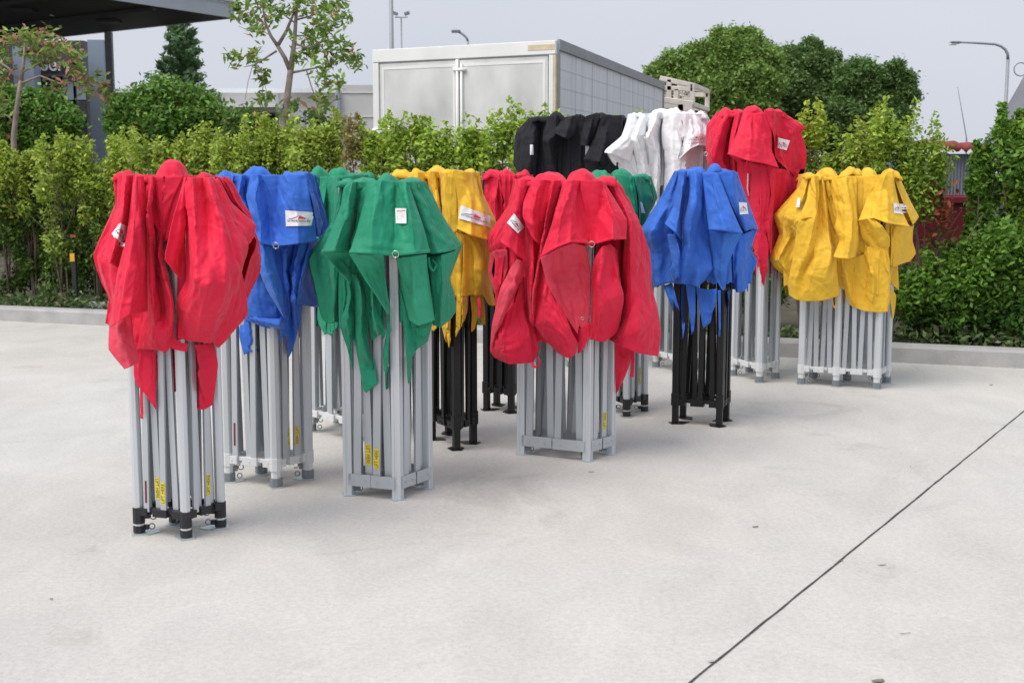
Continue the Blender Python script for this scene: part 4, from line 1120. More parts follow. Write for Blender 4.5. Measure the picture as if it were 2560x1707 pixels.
m = MB(); m.tube(p, .006, 6); m.build('cord', M['strap'], k12, smooth=True)
# ------------------------------------------------------------------ vegetation
def leaves(C, size, col, name, parent, aspect=1.7, up=0.35, jitter=0.35, seed=0, material=None, droop=None):
    """C (n,3) leaf centres; col (n,3) linear tint; one small folded leaf of two triangles' worth per centre"""
    r = np.random.default_rng(seed)
    n = len(C)
    N = r.standard_normal((n, 3)); N[:, 2] = np.abs(N[:, 2]) + up
    N /= np.linalg.norm(N, axis=1, keepdims=True)
    A = r.standard_normal((n, 3))
    if droop is not None: A[:, 2] -= droop
    A -= N * (A * N).sum(1, keepdims=True); A /= np.linalg.norm(A, axis=1, keepdims=True) + 1e-9
    B = np.cross(N, A)
    s = size * (1 + jitter * (r.random(n) * 2 - 1)); s = s[:, None]
    V = np.stack([C - A * s * aspect / 2, C + B * s * .42 + N * s * .08, C + A * s * aspect / 2, C - B * s * .42 + N * s * .08], 1).reshape(-1, 3)
    F = np.arange(n * 4).reshape(n, 4)
    return np_mesh(name, V, F, material or M['leaf'], parent, False, attr=np.repeat(col, 4, 0))

def tint(n, base, r, var=0.25, alt=None, palt=0.0):
    c = np.tile(np.array(base), (n, 1)) * (1 + var * r.standard_normal((n, 1)) * .8)
    c *= 1 + .08 * r.standard_normal((n, 3))
    if alt is not None:
        k = r.random(n) < palt
        c[k] = np.array(alt) * (1 + .2 * r.standard_normal((k.sum(), 1)))
    return np.clip(c, .004, .9)

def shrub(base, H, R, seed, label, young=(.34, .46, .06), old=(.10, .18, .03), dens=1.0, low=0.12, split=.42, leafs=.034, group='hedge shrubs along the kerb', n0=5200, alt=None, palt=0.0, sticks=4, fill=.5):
    r = np.random.default_rng(seed)
    root = empty('hedge_shrub', base, label, 'shrub', group)
    b = np.array(base)
    # clumps climbing the stems
    nc = int(26 * dens)
    z = low + (1 - low) * r.random(nc) ** .8
    ang = r.random(nc) * 2 * math.pi
    wid = np.where(z > .9, .45, 1.0) * (0.55 + .6 * r.random(nc))
    cc = np.stack([np.cos(ang) * R * .62 * wid, np.sin(ang) * R * .62 * wid, z * H * .93], 1)
    cr = R * (.34 + .26 * r.random(nc))
    # upright leaders on top
    nt = 12
    tt = np.stack([(r.random(nt) - .5) * R * 1.5, (r.random(nt) - .5) * R * 1.3, H * (.82 + .20 * r.random(nt))], 1)
    n = int(n0 * dens)
    k = r.integers(0, nc, n)
    d = r.standard_normal((n, 3)); d /= np.linalg.norm(d, axis=1, keepdims=True)
    P = cc[k] + d * (cr[k] * (r.random(n) ** .45) * 1.05)[:, None] * np.array([1, 1, 1.25])
    m2 = int(n * .2)
    k2 = r.integers(0, nt, m2)
    q = r.random(m2)
    P2 = tt[k2] + np.stack([r.standard_normal(m2) * .028 * (1.6 - q), r.standard_normal(m2) * .028 * (1.6 - q), (q - .75) * .34], 1)
    P = np.vstack([P, P2]); keep = P[:, 2] > .03; P = P[keep]
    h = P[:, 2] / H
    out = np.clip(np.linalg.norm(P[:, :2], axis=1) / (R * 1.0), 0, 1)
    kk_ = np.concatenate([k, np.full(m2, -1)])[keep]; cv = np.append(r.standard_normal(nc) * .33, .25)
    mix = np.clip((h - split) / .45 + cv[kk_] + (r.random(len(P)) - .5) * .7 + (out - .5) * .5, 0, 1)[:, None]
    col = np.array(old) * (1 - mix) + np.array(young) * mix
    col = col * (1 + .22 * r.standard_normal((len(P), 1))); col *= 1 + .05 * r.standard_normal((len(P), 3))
    if alt is not None:
        kk = (r.random(len(P)) < palt) & (h > .5); col[kk] = np.array(alt)
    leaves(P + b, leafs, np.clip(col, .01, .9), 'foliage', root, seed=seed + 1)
    m = MB()
    for i in range(sticks):
        a = r.random() * 6.28; rr = R * .5 * r.random()
        p0 = Vector(base) + Vector((math.cos(a) * rr * .5, math.sin(a) * rr * .5, -.02))
        p1 = p0 + Vector((r.normal() * .05, r.normal() * .05, H * .45))
        p2 = p1 + Vector((r.normal() * .1, r.normal() * .1, H * .4))
        m.tube([p0, p1, p2], [.014, .010, .004], 5)
        for _ in range(3):
            q = p0.lerp(p1, .3 + .7 * r.random()); m.tube([q, q + Vector((r.normal() * .16, r.normal() * .14, .25 + .2 * r.random()))], [.006, .002], 4, caps=False)
    m.build('stem', M['bark'], root)
    return root

ORD = ['first', 'second', 'third', 'fourth', 'fifth', 'sixth', 'seventh', 'eighth', 'ninth', 'tenth', 'eleventh', 'twelfth', 'thirteenth', 'fourteenth', 'fifteenth', 'sixteenth']
def kerb_at(px, back=.75):
    """point on the planting strip behind the kerb that lies in direction px"""
    for t in np.linspace(-15, 25, 2001):
        p = kpt(t, back)
        if CX + FPX * p.x / (p.y * ct) >= px: return Vector((p.x, p.y, .115))
    return Vector((p.x, p.y, .115))
def top_h(p, ytop): return at(CX, ytop, p.y).z - p.z

# left run of the hedge: wide, touching shrubs
LEFT = [(-70, 350, .29), (5, 352, .28), (75, 372, .25), (150, 343, .28), (225, 362, .25), (300, 340, .28), (372, 352, .25), (440, 345, .26), (505, 322, .26), (575, 342, .25), (640, 312, .25), (700, 305, .23), (765, 308, .22), (828, 300, .19)]
for i, (px, yt, R) in enumerate(LEFT):
    p = kerb_at(px, .62 + .14 * ((i * 7) % 3))
    where = 'in the unbroken left run of hedge'
    if i == 0: lb_ = 'yellow-green hedge shrub at the left edge of the picture'
    elif i == 5: lb_ = 'yellow-green hedge shrub right behind the nearest red marquee'
    elif i == 13: lb_ = 'yellow-green hedge shrub ending the unbroken left run, behind the dark green marquee'
    else: lb_ = f'yellow-green hedge shrub, {ORD[i]} from the left {where}'
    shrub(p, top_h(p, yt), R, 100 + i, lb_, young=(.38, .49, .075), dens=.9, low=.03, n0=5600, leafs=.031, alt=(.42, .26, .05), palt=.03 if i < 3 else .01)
    if i < 13:
        q = kerb_at(px + 30, 1.15)
        # a thinner back row closes the gaps, leaf colours darkened as gap shade
        shrub(q, top_h(q, yt + 70), R * .9, 150 + i, f'green shrub, coloured dark as gap shade, in the back row of the hedge, {ORD[i]} from the left', young=(.13, .2, .035), old=(.05, .09, .02), dens=.8, group='back row of the hedge', n0=4200)
COLS = [(886, 312, .17, 0), (925, 312, .14, 1), (962, 318, .16, 1), (1008, 300, .20, 1), (1048, 292, .17, 1), (1095, 308, .24, 1), (1178, 303, .20, 1), (1245, 303, .24, 1), (1318, 272, .25, 1), (1395, 300, .2, 1)]
CL = ['narrow olive-brown hedge shrub just left of the gap before the truck', 'narrow bright green shrub standing alone left of the truck doors', 'slim bright green shrub at the left edge of the truck doors',
      'shaggy green shrub before the left truck door', 'tall shaggy green shrub before the middle of the left truck door', 'broad green shrub before the left truck door, next to the door gap',
      'dark stemmed green shrub just right of the locking bar of the truck', 'green shrub before the right truck door', 'tallest green shrub before the truck, beside the black marquee', 'green shrub behind the black marquee']
for i, (px, yt, R, g) in enumerate(COLS):
    p = kerb_at(px, .72)
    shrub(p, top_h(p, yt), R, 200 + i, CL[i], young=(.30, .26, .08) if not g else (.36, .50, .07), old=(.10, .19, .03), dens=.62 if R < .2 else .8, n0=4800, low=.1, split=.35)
for i, (px, yt) in enumerate([(1470, 330), (1560, 300), (1650, 330), (1740, 330), (1830, 320), (1925, 320)]):
    p = kerb_at(px, .75)
    shrub(p, top_h(p, yt), .25, 230 + i, ['green shrub behind the left side of the white marquee', 'green shrub peeking above the black marquee', 'green shrub behind the white marquee', 'green shrub behind the bright blue marquee',
        'green shrub behind the left side of the tall red marquee', 'green shrub behind the right side of the tall red marquee'][i], dens=.8, n0=4200)
RIGHT = [(2012, 275, .20, (.44, .52, .07)), (2105, 318, .26, (.36, .48, .07)), (2160, 308, .22, (.38, .46, .08)), (2222, 272, .27, (.36, .49, .07)), (2300, 300, .24, (.29, .42, .06))]
RL = ['tall yellow-green shrub beside the tall red marquee', 'bushy green shrub above the left of the yellow marquee', 'olive green shrub above the middle of the yellow marquee',
      'tallest green shrub above the right of the yellow marquee', 'dark stemmed green shrub left of the red tarpaulin']
for i, (px, yt, R, y) in enumerate(RIGHT):
    p = kerb_at(px, .62)
    lo_ = [.2, .3, .35, .5, .6][i]
    shrub(p, top_h(p, yt), R, 240 + i, RL[i], young=y, old=(.085, .18, .03), dens=.75 * (1 - lo_ * .5), n0=5600, split=.3, low=lo_, leafs=.030)
FAR = [(2330, 672, .40, 'low dark green shrub at the foot of the maroon bin'), (2395, 640, .38, 'low dark green shrub in front of the maroon bin'), (2448, 380, .12, 'slender leafy green shrub at the right end of the corrugated shed'),
       (2528, 292, .33, 'largest dark leafy shrub of the hedge near the right edge'), (2610, 275, .36, 'yellow topped leafy shrub cut by the right edge of the picture'), (2680, 300, .4, 'leafy shrub just past the right edge'), (2462, 600, .36, 'low spreading green shrub under the slender leafy one'), (2545, 560, .42, 'low dark shrub before the largest dark shrub at the right'), (2790, 310, .4, 'leafy shrub in the hedge beyond the right edge, next to the end'), (2900, 330, .42, 'last leafy shrub of the hedge beyond the right edge')]
for i, (px, yt, R, lb_) in enumerate(FAR):
    p = kerb_at(px, .60 if yt > 500 else .85)
    shrub(p, top_h(p, yt), R, 260 + i, lb_, young=(.15, .29, .04) if yt > 340 or i == 3 else (.38, .50, .055), old=(.05, .13, .02), dens=(1.1 if i == 2 else 1.5) if yt < 500 else .8, n0=6000, split=.25, leafs=.036)
# red-brown young plant before the bin
p = kerb_at(2350, .55)
shrub(p, top_h(p, 465), .20, 280, 'small shrub with rusty red leaves before the corrugated shed', young=(.24, .06, .03), old=(.10, .13, .03), dens=.28, low=.5, n0=1500, sticks=3, group=None)

# weeds on the strip behind the left kerb
r = np.random.default_rng(5)
n = 5200
t = r.random(n) * 14 - 2
o = .22 + .45 * r.random(n) ** 1.3
P = np.array([kpt(a, b, .13)[:] for a, b in zip(t, o)])
hh = .04 + .16 * np.clip(np.sin(t * 2.1) * .5 + .5, 0, 1) * r.random(n) + .05 * r.random(n)
P[:, 2] += hh * r.random(n)
w = leaves(P, .045, tint(n, (.13, .2, .07), r, .3, (.25, .26, .14), .12), 'ground_cover', None, seed=9)
tag(w, kind='stuff')
n = 2600
t = 11 + r.random(n) * 22; o = .2 + .35 * r.random(n)
P = np.array([kpt(a, b, .13)[:] for a, b in zip(t, o)]); P[:, 2] += .07 * r.random(n)
tag(leaves(P, .03, tint(n, (.09, .12, .04), r, .3, (.25, .2, .1), .25), 'ground_cover', None, seed=10), kind='stuff')

def limb(m, pts, r0, r1, n=7):
    k = len(pts)
    m.tube(pts, [r0 + (r1 - r0) * i / (k - 1) for i in range(k)], n)

def crown_pts(cl, r, shell=.4):
    """cl: list of (centre xyz, radius, count)"""
    out = []
    for (c, R, n) in cl:
        d = r.standard_normal((n, 3)); d /= np.linalg.norm(d, axis=1, keepdims=True)
        lump = 1 + .22 * np.sin(d[:, :1] * 7 + c[0]) * np.sin(d[:, 2:] * 6 + c[2]) + .12 * np.sin(d[:, 1:2] * 13)
        out.append(np.array(c) + d * R * (r.random((n, 1)) ** shell) * lump)
    return np.vstack(out)

def clusters(P, r, k, spread):
    """sub-clump: each centre throws k leaves"""
    return (P[:, None, :] + r.standard_normal((len(P), k, 3)) * spread).reshape(-1, 3)

# sparse tree before the low beige building
Y = 17.5
t0 = at(722, 330, Y)
tr = empty('sparse_tree', (t0.x, Y, 0), 'slender pale-barked tree with sparse drooping leaf clusters before the beige building', 'tree')
m = MB()
def A(*q): return [at(x, y, Y + (q2 if False else 0)) for x, y in q for q2 in (0,)]
limb(m, [Vector((t0.x - .05, Y, .1))] + A((712, 302), (718, 247), (727, 176)), .055, .042)
limb(m, A((727, 176), (733, 130), (737, 96), (741, 27), (748, -60)), .042, .016)
limb(m, A((727, 180), (712, 145), (694, 115)), .034, .026)
limb(m, A((694, 115), (678, 92), (664, 60), (657, 16), (650, -40)), .026, .008)
limb(m, A((694, 115), (716, 78), (733, 36), (742, 0)), .028, .012)
limb(m, A((692, 128), (665, 145), (637, 162), (610, 168)), .016, .005)
limb(m, A((730, 182), (766, 175), (800, 168), (835, 170)), .018, .006)
limb(m, A((766, 176), (778, 215), (790, 250), (796, 278)), .010, .004)
limb(m, A((735, 110), (770, 120), (800, 108), (835, 95)), .016, .005)
limb(m, A((741, 50), (780, 40), (820, 20)), .014, .005)
limb(m, A((737, 90), (775, 90), (810, 125), (850, 140)), .012, .005)
limb(m, A((632, 163), (620, 205), (613, 250)), .006, .003)
limb(m, A((640, 162), (655, 185), (668, 235)), .006, .003)
limb(m, A((664, 60), (630, 80), (596, 66)), .009, .003)
limb(m, A((740, 60), (700, 30), (640, 10), (590, 15)), .012, .004)
m.build('trunk', M['bark_pale'], tr, smooth=True)
r = np.random.default_rng(31)
CLP = [(578, 12, 20), (600, 28, 24), (618, 42, 18), (635, 15, 20), (665, 8, 24), (690, 30, 18), (712, 12, 22), (752, 12, 24), (775, 28, 26), (800, 8, 26), (822, 30, 28), (848, 14, 24), (862, 40, 18), (842, 58, 26),
       (800, 62, 26), (780, 78, 20), (820, 88, 26), (845, 100, 24), (812, 118, 26), (782, 118, 26), (835, 132, 26), (860, 130, 20), (885, 136, 18), (888, 152, 14), (876, 165, 20), (765, 130, 16), (822, 158, 20), (795, 178, 24), (812, 195, 18), (770, 100, 20),
       (805, 212, 12), (850, 205, 14), (582, 142, 14), (600, 150, 14), (622, 142, 16), (634, 138, 12), (655, 178, 16), (657, 190, 12), (640, 62, 14), (680, 52, 14), (655, 88, 14), (730, 100, 12), (742, 145, 12), (664, 240, 16), (650, 250, 12), (720, 262, 16), (738, 255, 12), (715, 280, 14), (800, 258, 18), (815, 272, 18), (780, 285, 14), (826, 240, 12), (700, -30, 40), (640, -40, 40), (800, -40, 50)]
px_m = Y / FPX
P = []
for (x, y, R) in CLP:
    c = at(x, y, Y + r.normal() * .35); k = int(2 + R * .22)
    P.append(np.array(c) + r.standard_normal((k, 3)) * R * px_m * .42)
P = np.vstack(P)
P = clusters(P, r, 5, .045)
leaves(P, .058, tint(len(P), (.24, .36, .08), r, .3, (.5, .25, .14), .07), 'crown', tr, aspect=2.2, seed=32, droop=.8)

# reddish small tree at the left
Y = 16.6
t0 = at(36, 330, Y)
tr = empty('small_tree', (t0.x, Y, 0), 'small tree with thin pale trunk and pinkish tipped leaves before the dark showroom', 'tree')
m = MB()
def A2(*q): return [at(x, y, Y) for x, y in q]
limb(m, [Vector((t0.x, Y, .1))] + A2((34, 345), (42, 270), (52, 200)), .042, .026)
limb(m, A2((52, 200), (60, 150), (62, 110)), .03, .01)
limb(m, A2((52, 205), (20, 170), (-10, 150)), .022, .008)
limb(m, A2((54, 208), (100, 190), (150, 210), (200, 208)), .018, .006)
limb(m, A2((56, 180), (95, 160), (140, 130)), .016, .006)
limb(m, A2((36, 310), (20, 290), (8, 285)), .014, .006)
m.build('trunk', M['bark_pale'], tr, smooth=True)
CLP = [(15, 100, 20), (40, 95, 16), (75, 85, 22), (95, 100, 24), (70, 110, 20), (110, 108, 24), (130, 100, 22), (145, 118, 20), (95, 135, 24), (120, 145, 22), (150, 130, 18), (170, 125, 20), (185, 135, 18), (195, 152, 20), (190, 175, 20), (170, 165, 16), (200, 195, 18),
       (215, 215, 14), (225, 230, 12), (240, 195, 12), (250, 210, 14), (262, 225, 14), (272, 238, 12), (5, 135, 16), (20, 165, 14), (10, 205, 24), (5, 240, 22), (15, 275, 20), (120, 220, 14), (155, 215, 12), (60, 130, 18), (85, 150, 20), (-30, 120, 40), (-30, 200, 40)]
P = []
for (x, y, R) in CLP:
    c = at(x, y, Y + r.normal() * .3); k = int(2 + R * .22)
    P.append(np.array(c) + r.standard_normal((k, 3)) * R * Y / FPX * .45)
P = clusters(np.vstack(P), r, 7, .05)
leaves(P, .052, tint(len(P), (.22, .32, .07), r, .35, (.5, .22, .17), .2), 'crown', tr, aspect=1.9, seed=33, droop=.4)

def bush(name, label, cl, Y, seed, col, leafs, per, alt=None, palt=0, cv=.22, big=False, cat='bush', shell=.45, sub=7, spread=.07, aspect=1.6, trunks=2, gap=None):
    r = np.random.default_rng(seed)
    cs = []
    for (x, y, R) in cl:
        R = R * (1 if big else .86)
        c = at(x, y, Y + r.normal() * R * Y / FPX * .3); cs.append((tuple(c), R * Y / FPX, int(per * (R / 40.0) ** 2) + 8))
    x0 = sum(c[0][0] for c in cs) / len(cs)
    root = empty(name, (x0, Y, 0), label, cat)
    P = []
    for (c, RR, k_) in cs:
        ns_ = max(7, min(big and 34 or 16, int(k_ / 22))); d = r.standard_normal((ns_, 3)); d /= np.linalg.norm(d, axis=1, keepdims=True)
        cc = np.array(c) + d * RR * (.62 + .38 * r.random((ns_, 1))); sr = RR * ((.14 if big else .16) + (.2 if big else .30) * r.random(ns_))
        kk = r.integers(0, ns_, k_); dd = r.standard_normal((k_, 3)); dd /= np.linalg.norm(dd, axis=1, keepdims=True); dd[:, 2] = dd[:, 2] * .8 + .15
        P.append(cc[kk] + dd * (sr[kk] * r.random(k_) ** .35)[:, None])
        P.append(crown_pts([(c, RR * .8, k_ // 4)], r, .6))
    P = np.vstack(P); P = clusters(P, r, sub, spread); P = P[P[:, 2] > .05]
    leaves(P, leafs, tint(len(P), col, r, cv, alt, palt), 'crown', root, aspect=aspect, seed=seed + 1)
    m = MB()
    for i, (c, R, _) in enumerate(cs[::max(1, len(cs) // (3 + trunks))]):
        b = Vector((x0 + (c[0] - x0) * .25, Y, 0)); t = Vector(c); md = b.lerp(t, .55) + Vector((0, 0, .2 * R))
        limb(m, [b, md, t], .05 + .02 * R * 4, .02)
    m.build('trunk', M['bark'], root, smooth=True)
    return root
bush('round_bush', 'dense green bush left of the roof column, under the dark canopy', [(30, 280, 50), (90, 268, 38), (130, 285, 50), (60, 320, 60), (150, 320, 45), (0, 330, 60), (110, 345, 60), (155, 290, 22)], 19.5, 41, (.16, .31, .055), .052, 420, (.35, .12, .08), .04)
bush('leafy_bush', 'dense green bush with a few orange flowers in front of the conifer', [(320, 300, 50), (370, 265, 48), (420, 255, 52), (470, 270, 55), (510, 310, 52), (410, 320, 60), (330, 330, 55), (545, 330, 45), (460, 340, 60), (300, 275, 26), (520, 275, 24), (575, 350, 40), (380, 245, 20)], 18.6, 42, (.16, .30, .055), .05, 420, (.75, .10, .03), .006)
bush('leafy_bush', 'thin shrub growing under the sparse tree', [(600, 300, 28), (625, 315, 34), (790, 300, 18), (590, 330, 36), (640, 300, 20)], 17.8, 43, (.15, .27, .06), .05, 170, (.4, .2, .12), .08)

# conifer with layered upswept branches
Y = 36.0
b = at(457, 330, Y); top = at(462, 58, Y)
tr = empty('conifer', (b.x, Y, 0), 'dark upright conifer with tiered branches rising behind the leafy bush', 'tree')
m = MB(); limb(m, [Vector((b.x, Y, 0)), Vector((b.x, Y, 3)), top], .16, .03); m.build('trunk', M['bark'], tr)
r = np.random.default_rng(44)
P = []
hz = top.z
for i in range(95):
    z = 2.0 + (hz - 2.0) * (i / 95) ** .95
    L = (.20 + .80 * (1 - (z - 2) / (hz - 2)) ** .7) * (.75 + .5 * r.random()); a = r.random() * 6.28 if i % 2 else i * 2.4
    for s in np.linspace(.1, 1, 22):
        q = Vector((b.x + math.cos(a) * L * s, Y + math.sin(a) * L * s, z + .45 * L * s ** 1.6))
        P += [tuple(q + Vector((r.normal() * .04, r.normal() * .04, r.normal() * .045 + .03))) for _ in range(5)]
P = np.array(P)
leaves(P, .075, tint(len(P), (.17, .29, .13), r, .2), 'crown', tr, aspect=2.6, seed=45, up=.1)

# big spreading trees at the right, leaf colours lightened and greyed for haze
bush('spreading_tree', 'tall domed bright green tree rising behind the truck and the white marquee',
     [(1830, 150, 62), (1770, 180, 70), (1700, 205, 62), (1650, 200, 36), (1880, 160, 60), (1860, 220, 80), (1760, 250, 80), (1700, 270, 60), (1850, 300, 80), (1800, 112, 30), (1860, 110, 32), (1730, 150, 30), (1920, 190, 50), (1775, 320, 60), (1660, 222, 26)],
     46, 51, (.235, .36, .085), .085, 900, cat='tree', big=True, cv=.13, sub=7, spread=.12, aspect=1.9, trunks=4, shell=.3)
bush('spreading_tree', 'broad dark green tree in the middle of the right tree group',
     [(1955, 185, 48), (1925, 150, 30), (1975, 148, 24), (2010, 175, 52), (2035, 142, 26), (2028, 118, 9), (2075, 150, 20), (2070, 180, 42), (1990, 240, 70), (2060, 260, 70), (1940, 270, 70), (2080, 320, 60), (2000, 320, 70), (2020, 122, 16), (1960, 150, 22), (2100, 215, 36)],
     49, 52, (.155, .25, .075), .085, 900, cat='tree', big=True, cv=.13, sub=7, spread=.12, aspect=1.9, trunks=4, shell=.3)
bush('spreading_tree', 'ragged dark green tree at the right end of the tree group',
     [(2130, 205, 40), (2150, 175, 18), (2180, 200, 38), (2235, 185, 18), (2242, 168, 9), (2270, 195, 12), (2255, 215, 26), (2165, 260, 50), (2230, 262, 34), (2120, 290, 55), (2215, 310, 46), (2270, 240, 20), (2165, 330, 50), (2250, 290, 22)],
     47, 53, (.15, .255, .075), .085, 900, cat='tree', big=True, cv=.13, sub=7, spread=.12, aspect=1.9, trunks=4, shell=.35)

# ------------------------------------------------------------------ truck
M['tr_panel'] = mat('truck_door_paint', (0.70, 0.70, 0.68), .6, 0, .22, 1.7, stretch=(1.2, 1.2, .7))
M['tr_side'] = mat('truck_side_paint', (0.70, 0.71, 0.73), .6, 0, .10, 5.0, stretch=(1.5, 1.5, .15))
M['tr_white'] = mat('white_trim', (0.86, 0.86, 0.84), .5, 0, .05, 3)
M['tr_rust'] = mat('rusty_white_trim', (0.72, 0.60, 0.42), .7, 0, .2, 9)
M['tr_dark'] = mat('chassis_black', (0.03, 0.03, 0.032), .6)
M['seam'] = mat('dark_seam', (0.60, 0.61, 0.635), .7)
M['smear'] = mat('road_film', (0.46, 0.46, 0.45), .8)
TR = at(1392, 435, 14.6); TL = at(940, 435, 14.6 * 1.078); TF = at(1655, 435, 14.6 * 1.47)
zt = at(1392, 102, 14.6).z
TB = TL + (TF - TR)
zb = 1.0
root = empty('box_truck', ((TR.x + TL.x) / 2, (TR.y + TL.y) / 2, 0), 'weathered white box truck with two rear doors facing the marquees', 'truck')
ux = (TR - TL).normalized(); uy = (TF - TR).normalized()
nrm = Vector((ux.y, -ux.x, 0))         # outwards from the rear doors
ns = Vector((uy.y, -uy.x, 0))
if nrm.y > 0: nrm = -nrm
if ns.x < 0: ns = -ns
def V3(p, z): return Vector((p.x, p.y, z))
m = MB()
i0 = [TL, TR, TF, TB]
m.poly_slab([(p.x, p.y) for p in i0], zb, zt - .02)
m.build('cargo_box', M['tr_side'], root)
W = (TR - TL).length
def rear(x0, x1, z0, z1, d0, d1, mb):
    a, b = TL + ux * x0, TL + ux * x1
    pts = [a + nrm * d0, b + nrm * d0, b + nrm * d1, a + nrm * d1]
    vs = [V3(p, z0) for p in pts] + [V3(p, z1) for p in pts]
    mb.add(vs, [(0, 1, 5, 4), (1, 2, 6, 5), (2, 3, 7, 6), (3, 0, 4, 7), (4, 5, 6, 7), (3, 2, 1, 0)])
mid = W * .485
for (x0, x1) in ((.10, mid - .012), (mid + .012, W - .10)):
    m = MB(); rear(x0, x1, zb + .12, zt - .17, .004, .036, m)
    d = m.build('door', M['tr_panel'], root, bevel=.004)
    m = MB()
    for a, b in ((x0 + .03, x0 + .06), (x1 - .06, x1 - .03)): rear(a, b, zb + .16, zt - .21, .037, .040, m)
    rear(x0 + .06, x1 - .06, zt - .24, zt - .21, .037, .040, m)
    m.build('door_frame', M['tr_white'], d)
    m = MB()
    rr = np.random.default_rng(int(x0 * 100))
m = MB(); rear(0, W, zt - .15, zt, -.02, .05, m); rear(0, .085, zb, zt - .155, -.02, .045, m); rear(W - .085, W - .03, zb, zt - .155, -.02, .045, m)
m.build('door_surround', M['tr_white'], root, bevel=.006)
m = MB(); rear(W - .028, W, zt - .9, zt - .155, -.02, .046, m); rear(W * .86, W - .01, zt - .10, zt - .04, .051, .054, m)
m.build('corner_trim', M['tr_rust'], root)
m = MB()
p = TL + ux * mid + nrm * .06
m.tube([V3(p, zb + .1), V3(p, zt - .16)], .018, 8)
m.tube([V3(p + ux * .055, zb + .1), V3(p + ux * .055, zt - .2)], .014, 8)
for z in (zt - .28, zt - 1.0): m.tube([V3(p - ux * .05, z), V3(p + ux * .11, z)], .022, 8)
m.build('locking_bar', M['tr_white'], root, smooth=True)
for x0, x1, zz in ((-.02, .30, zt - .98), (W - .34, W - .05, zt - 1.02)):
    m = MB(); rear(x0, x1, zz - .05, zz + .05, .03, .07, m); m.build('hinge', M['tr_white'], root, bevel=.02)
Ls = (TF - TR).length
m = MB()
def side(y0, y1, z0, z1, d, mb, th=.012):
    a, b = TR + uy * y0, TR + uy * y1
    pts = [a, b, b + ns * d, a + ns * d]
    vs = [V3(q, z0) for q in pts] + [V3(q, z1) for q in pts]
    mb.add(vs, [(0, 1, 5, 4), (1, 2, 6, 5), (2, 3, 7, 6), (3, 0, 4, 7), (4, 5, 6, 7), (3, 2, 1, 0)])
for i in range(1, 10): side(.08, Ls - .06, zt - .1 - i * .205, zt - .1 - i * .205 + .006, .003, m)
for i in range(1, 8): side(i * Ls / 8, i * Ls / 8 + .008, zb, zt - .1, .006, m)
m.build('side_seam', M['seam'], root)
m = MB(); side(0, Ls, zt - .10, zt + .015, .03, m); side(0, .06, zb, zt - .1, .02, m); side(Ls - .06, Ls, zb, zt - .1, .02, m)
m.build('side_rail', mat('grey_rail', (.30, .31, .32), .6), root)
m = MB()
for t_ in (1.2, 2.1, Ls + .9):
    for q in (TL, TR):
        c = V3(q + uy * t_ - (ns * .22 if q is TR else -ns * .22), .5)
        m.tube([c - ns * .12, c + ns * .12], .5, 20)
wf = m.v, m.f
for t_ in (1.2, 2.1, Ls + .9):
    for q, sg in ((TL, 1), (TR, -1)):
        mm = MB(); c = V3(q + uy * t_ + ns * .22 * sg, .5); mm.tube([c - ns * .12, c + ns * .12], .5, 20)
        wh = mm.build('wheel', M['tr_dark'], root)
m = MB(); a = TL.lerp(TR, .5) + uy * .2; b_ = a + uy * (Ls + 1.6)
bar_box(m, V3(a, .85), V3(b_, .85), ux, .9, .25); m.build('chassis', M['tr_dark'], root)
m = MB(); c = TL.lerp(TR, .5) + uy * (Ls + 1.0)
bar_box(m, V3(c - uy * .8, 1.35), V3(c + uy * .8, 1.35), ux, 2.2, 1.3); m.build('cab', M['tr_white'], root, bevel=.1)
# cage rack over the cab
c0 = at(1655, 435, 21.6); 
m = MB()
def rk(x, y, Yq=21.8): return at(x, y, Yq)
for a, b_ in (((1650, 196), (1730, 214)), ((1652, 220), (1730, 224)), ((1730, 212), (1729, 262)), ((1672, 200), (1672, 268)), ((1650, 250), (1730, 262)), ((1690, 224), (1690, 256)), ((1652, 262), (1728, 275)), ((1700, 262), (1702, 290))):
    m.tube([rk(*a), rk(*b_)], .055 if a[1] in (250, 262) else .04, prof=SQ)
    m.tube([rk(*a) + Vector((.5, 1.6, 0)), rk(*b_) + Vector((.5, 1.6, 0))], .04, prof=SQ)
for a in ((1730, 214), (1730, 262)):
    m.tube([rk(*a), rk(*a) + Vector((.5, 1.6, 0))], .04, prof=SQ)
for x in (1658, 1665, 1698, 1706, 1714, 1722): m.tube([rk(x, 226), rk(x, 254)], .009, 4)
for y in (232, 239, 246): m.tube([rk(1653, y), rk(1728, y + 2)], .009, 4)
for x in (1660, 1715): m.tube([rk(x, 262), V3(rk(x, 262), 1.9)], .05, 6)
m.build('cage_rack', mat('cream_paint', (.72, .66, .58), .6, 0, .15, 6), root)

# ------------------------------------------------------------------ buildings
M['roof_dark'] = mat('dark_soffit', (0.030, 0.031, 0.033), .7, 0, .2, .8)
M['fascia'] = mat('steel_fascia', (0.40, 0.44, 0.48), .5, .1, .06, 1.5)
M['bluegrey'] = mat('bluegrey_panel', (0.29, 0.35, 0.45), .6, 0, .04, 1)
M['dark_wall'] = mat('dark_cladding', (0.065, 0.062, 0.07), .6, 0, .15, 1)
M['glass'] = mat('dark_glazing', (0.02, 0.024, 0.028), .08, 0, .1, 1, spec=.6)
M['beige'] = mat('beige_render', (0.78, 0.745, 0.70), .85, 0, .06, 1)
M['beige2'] = mat('concrete_panel', (0.60, 0.585, 0.57), .85, 0, .09, .7)
M['white_f'] = mat('white_fascia', (0.78, 0.80, 0.82), .5, 0, .03)
zr = 1.6 + 377 / 3200 * 32.8
Cc = Vector((-7.02, 32.8, 0)); e_a = Vector((-2.37, -4.1, 0)).normalized(); e_b = Vector((-6.2, 4.7, 0)).normalized()
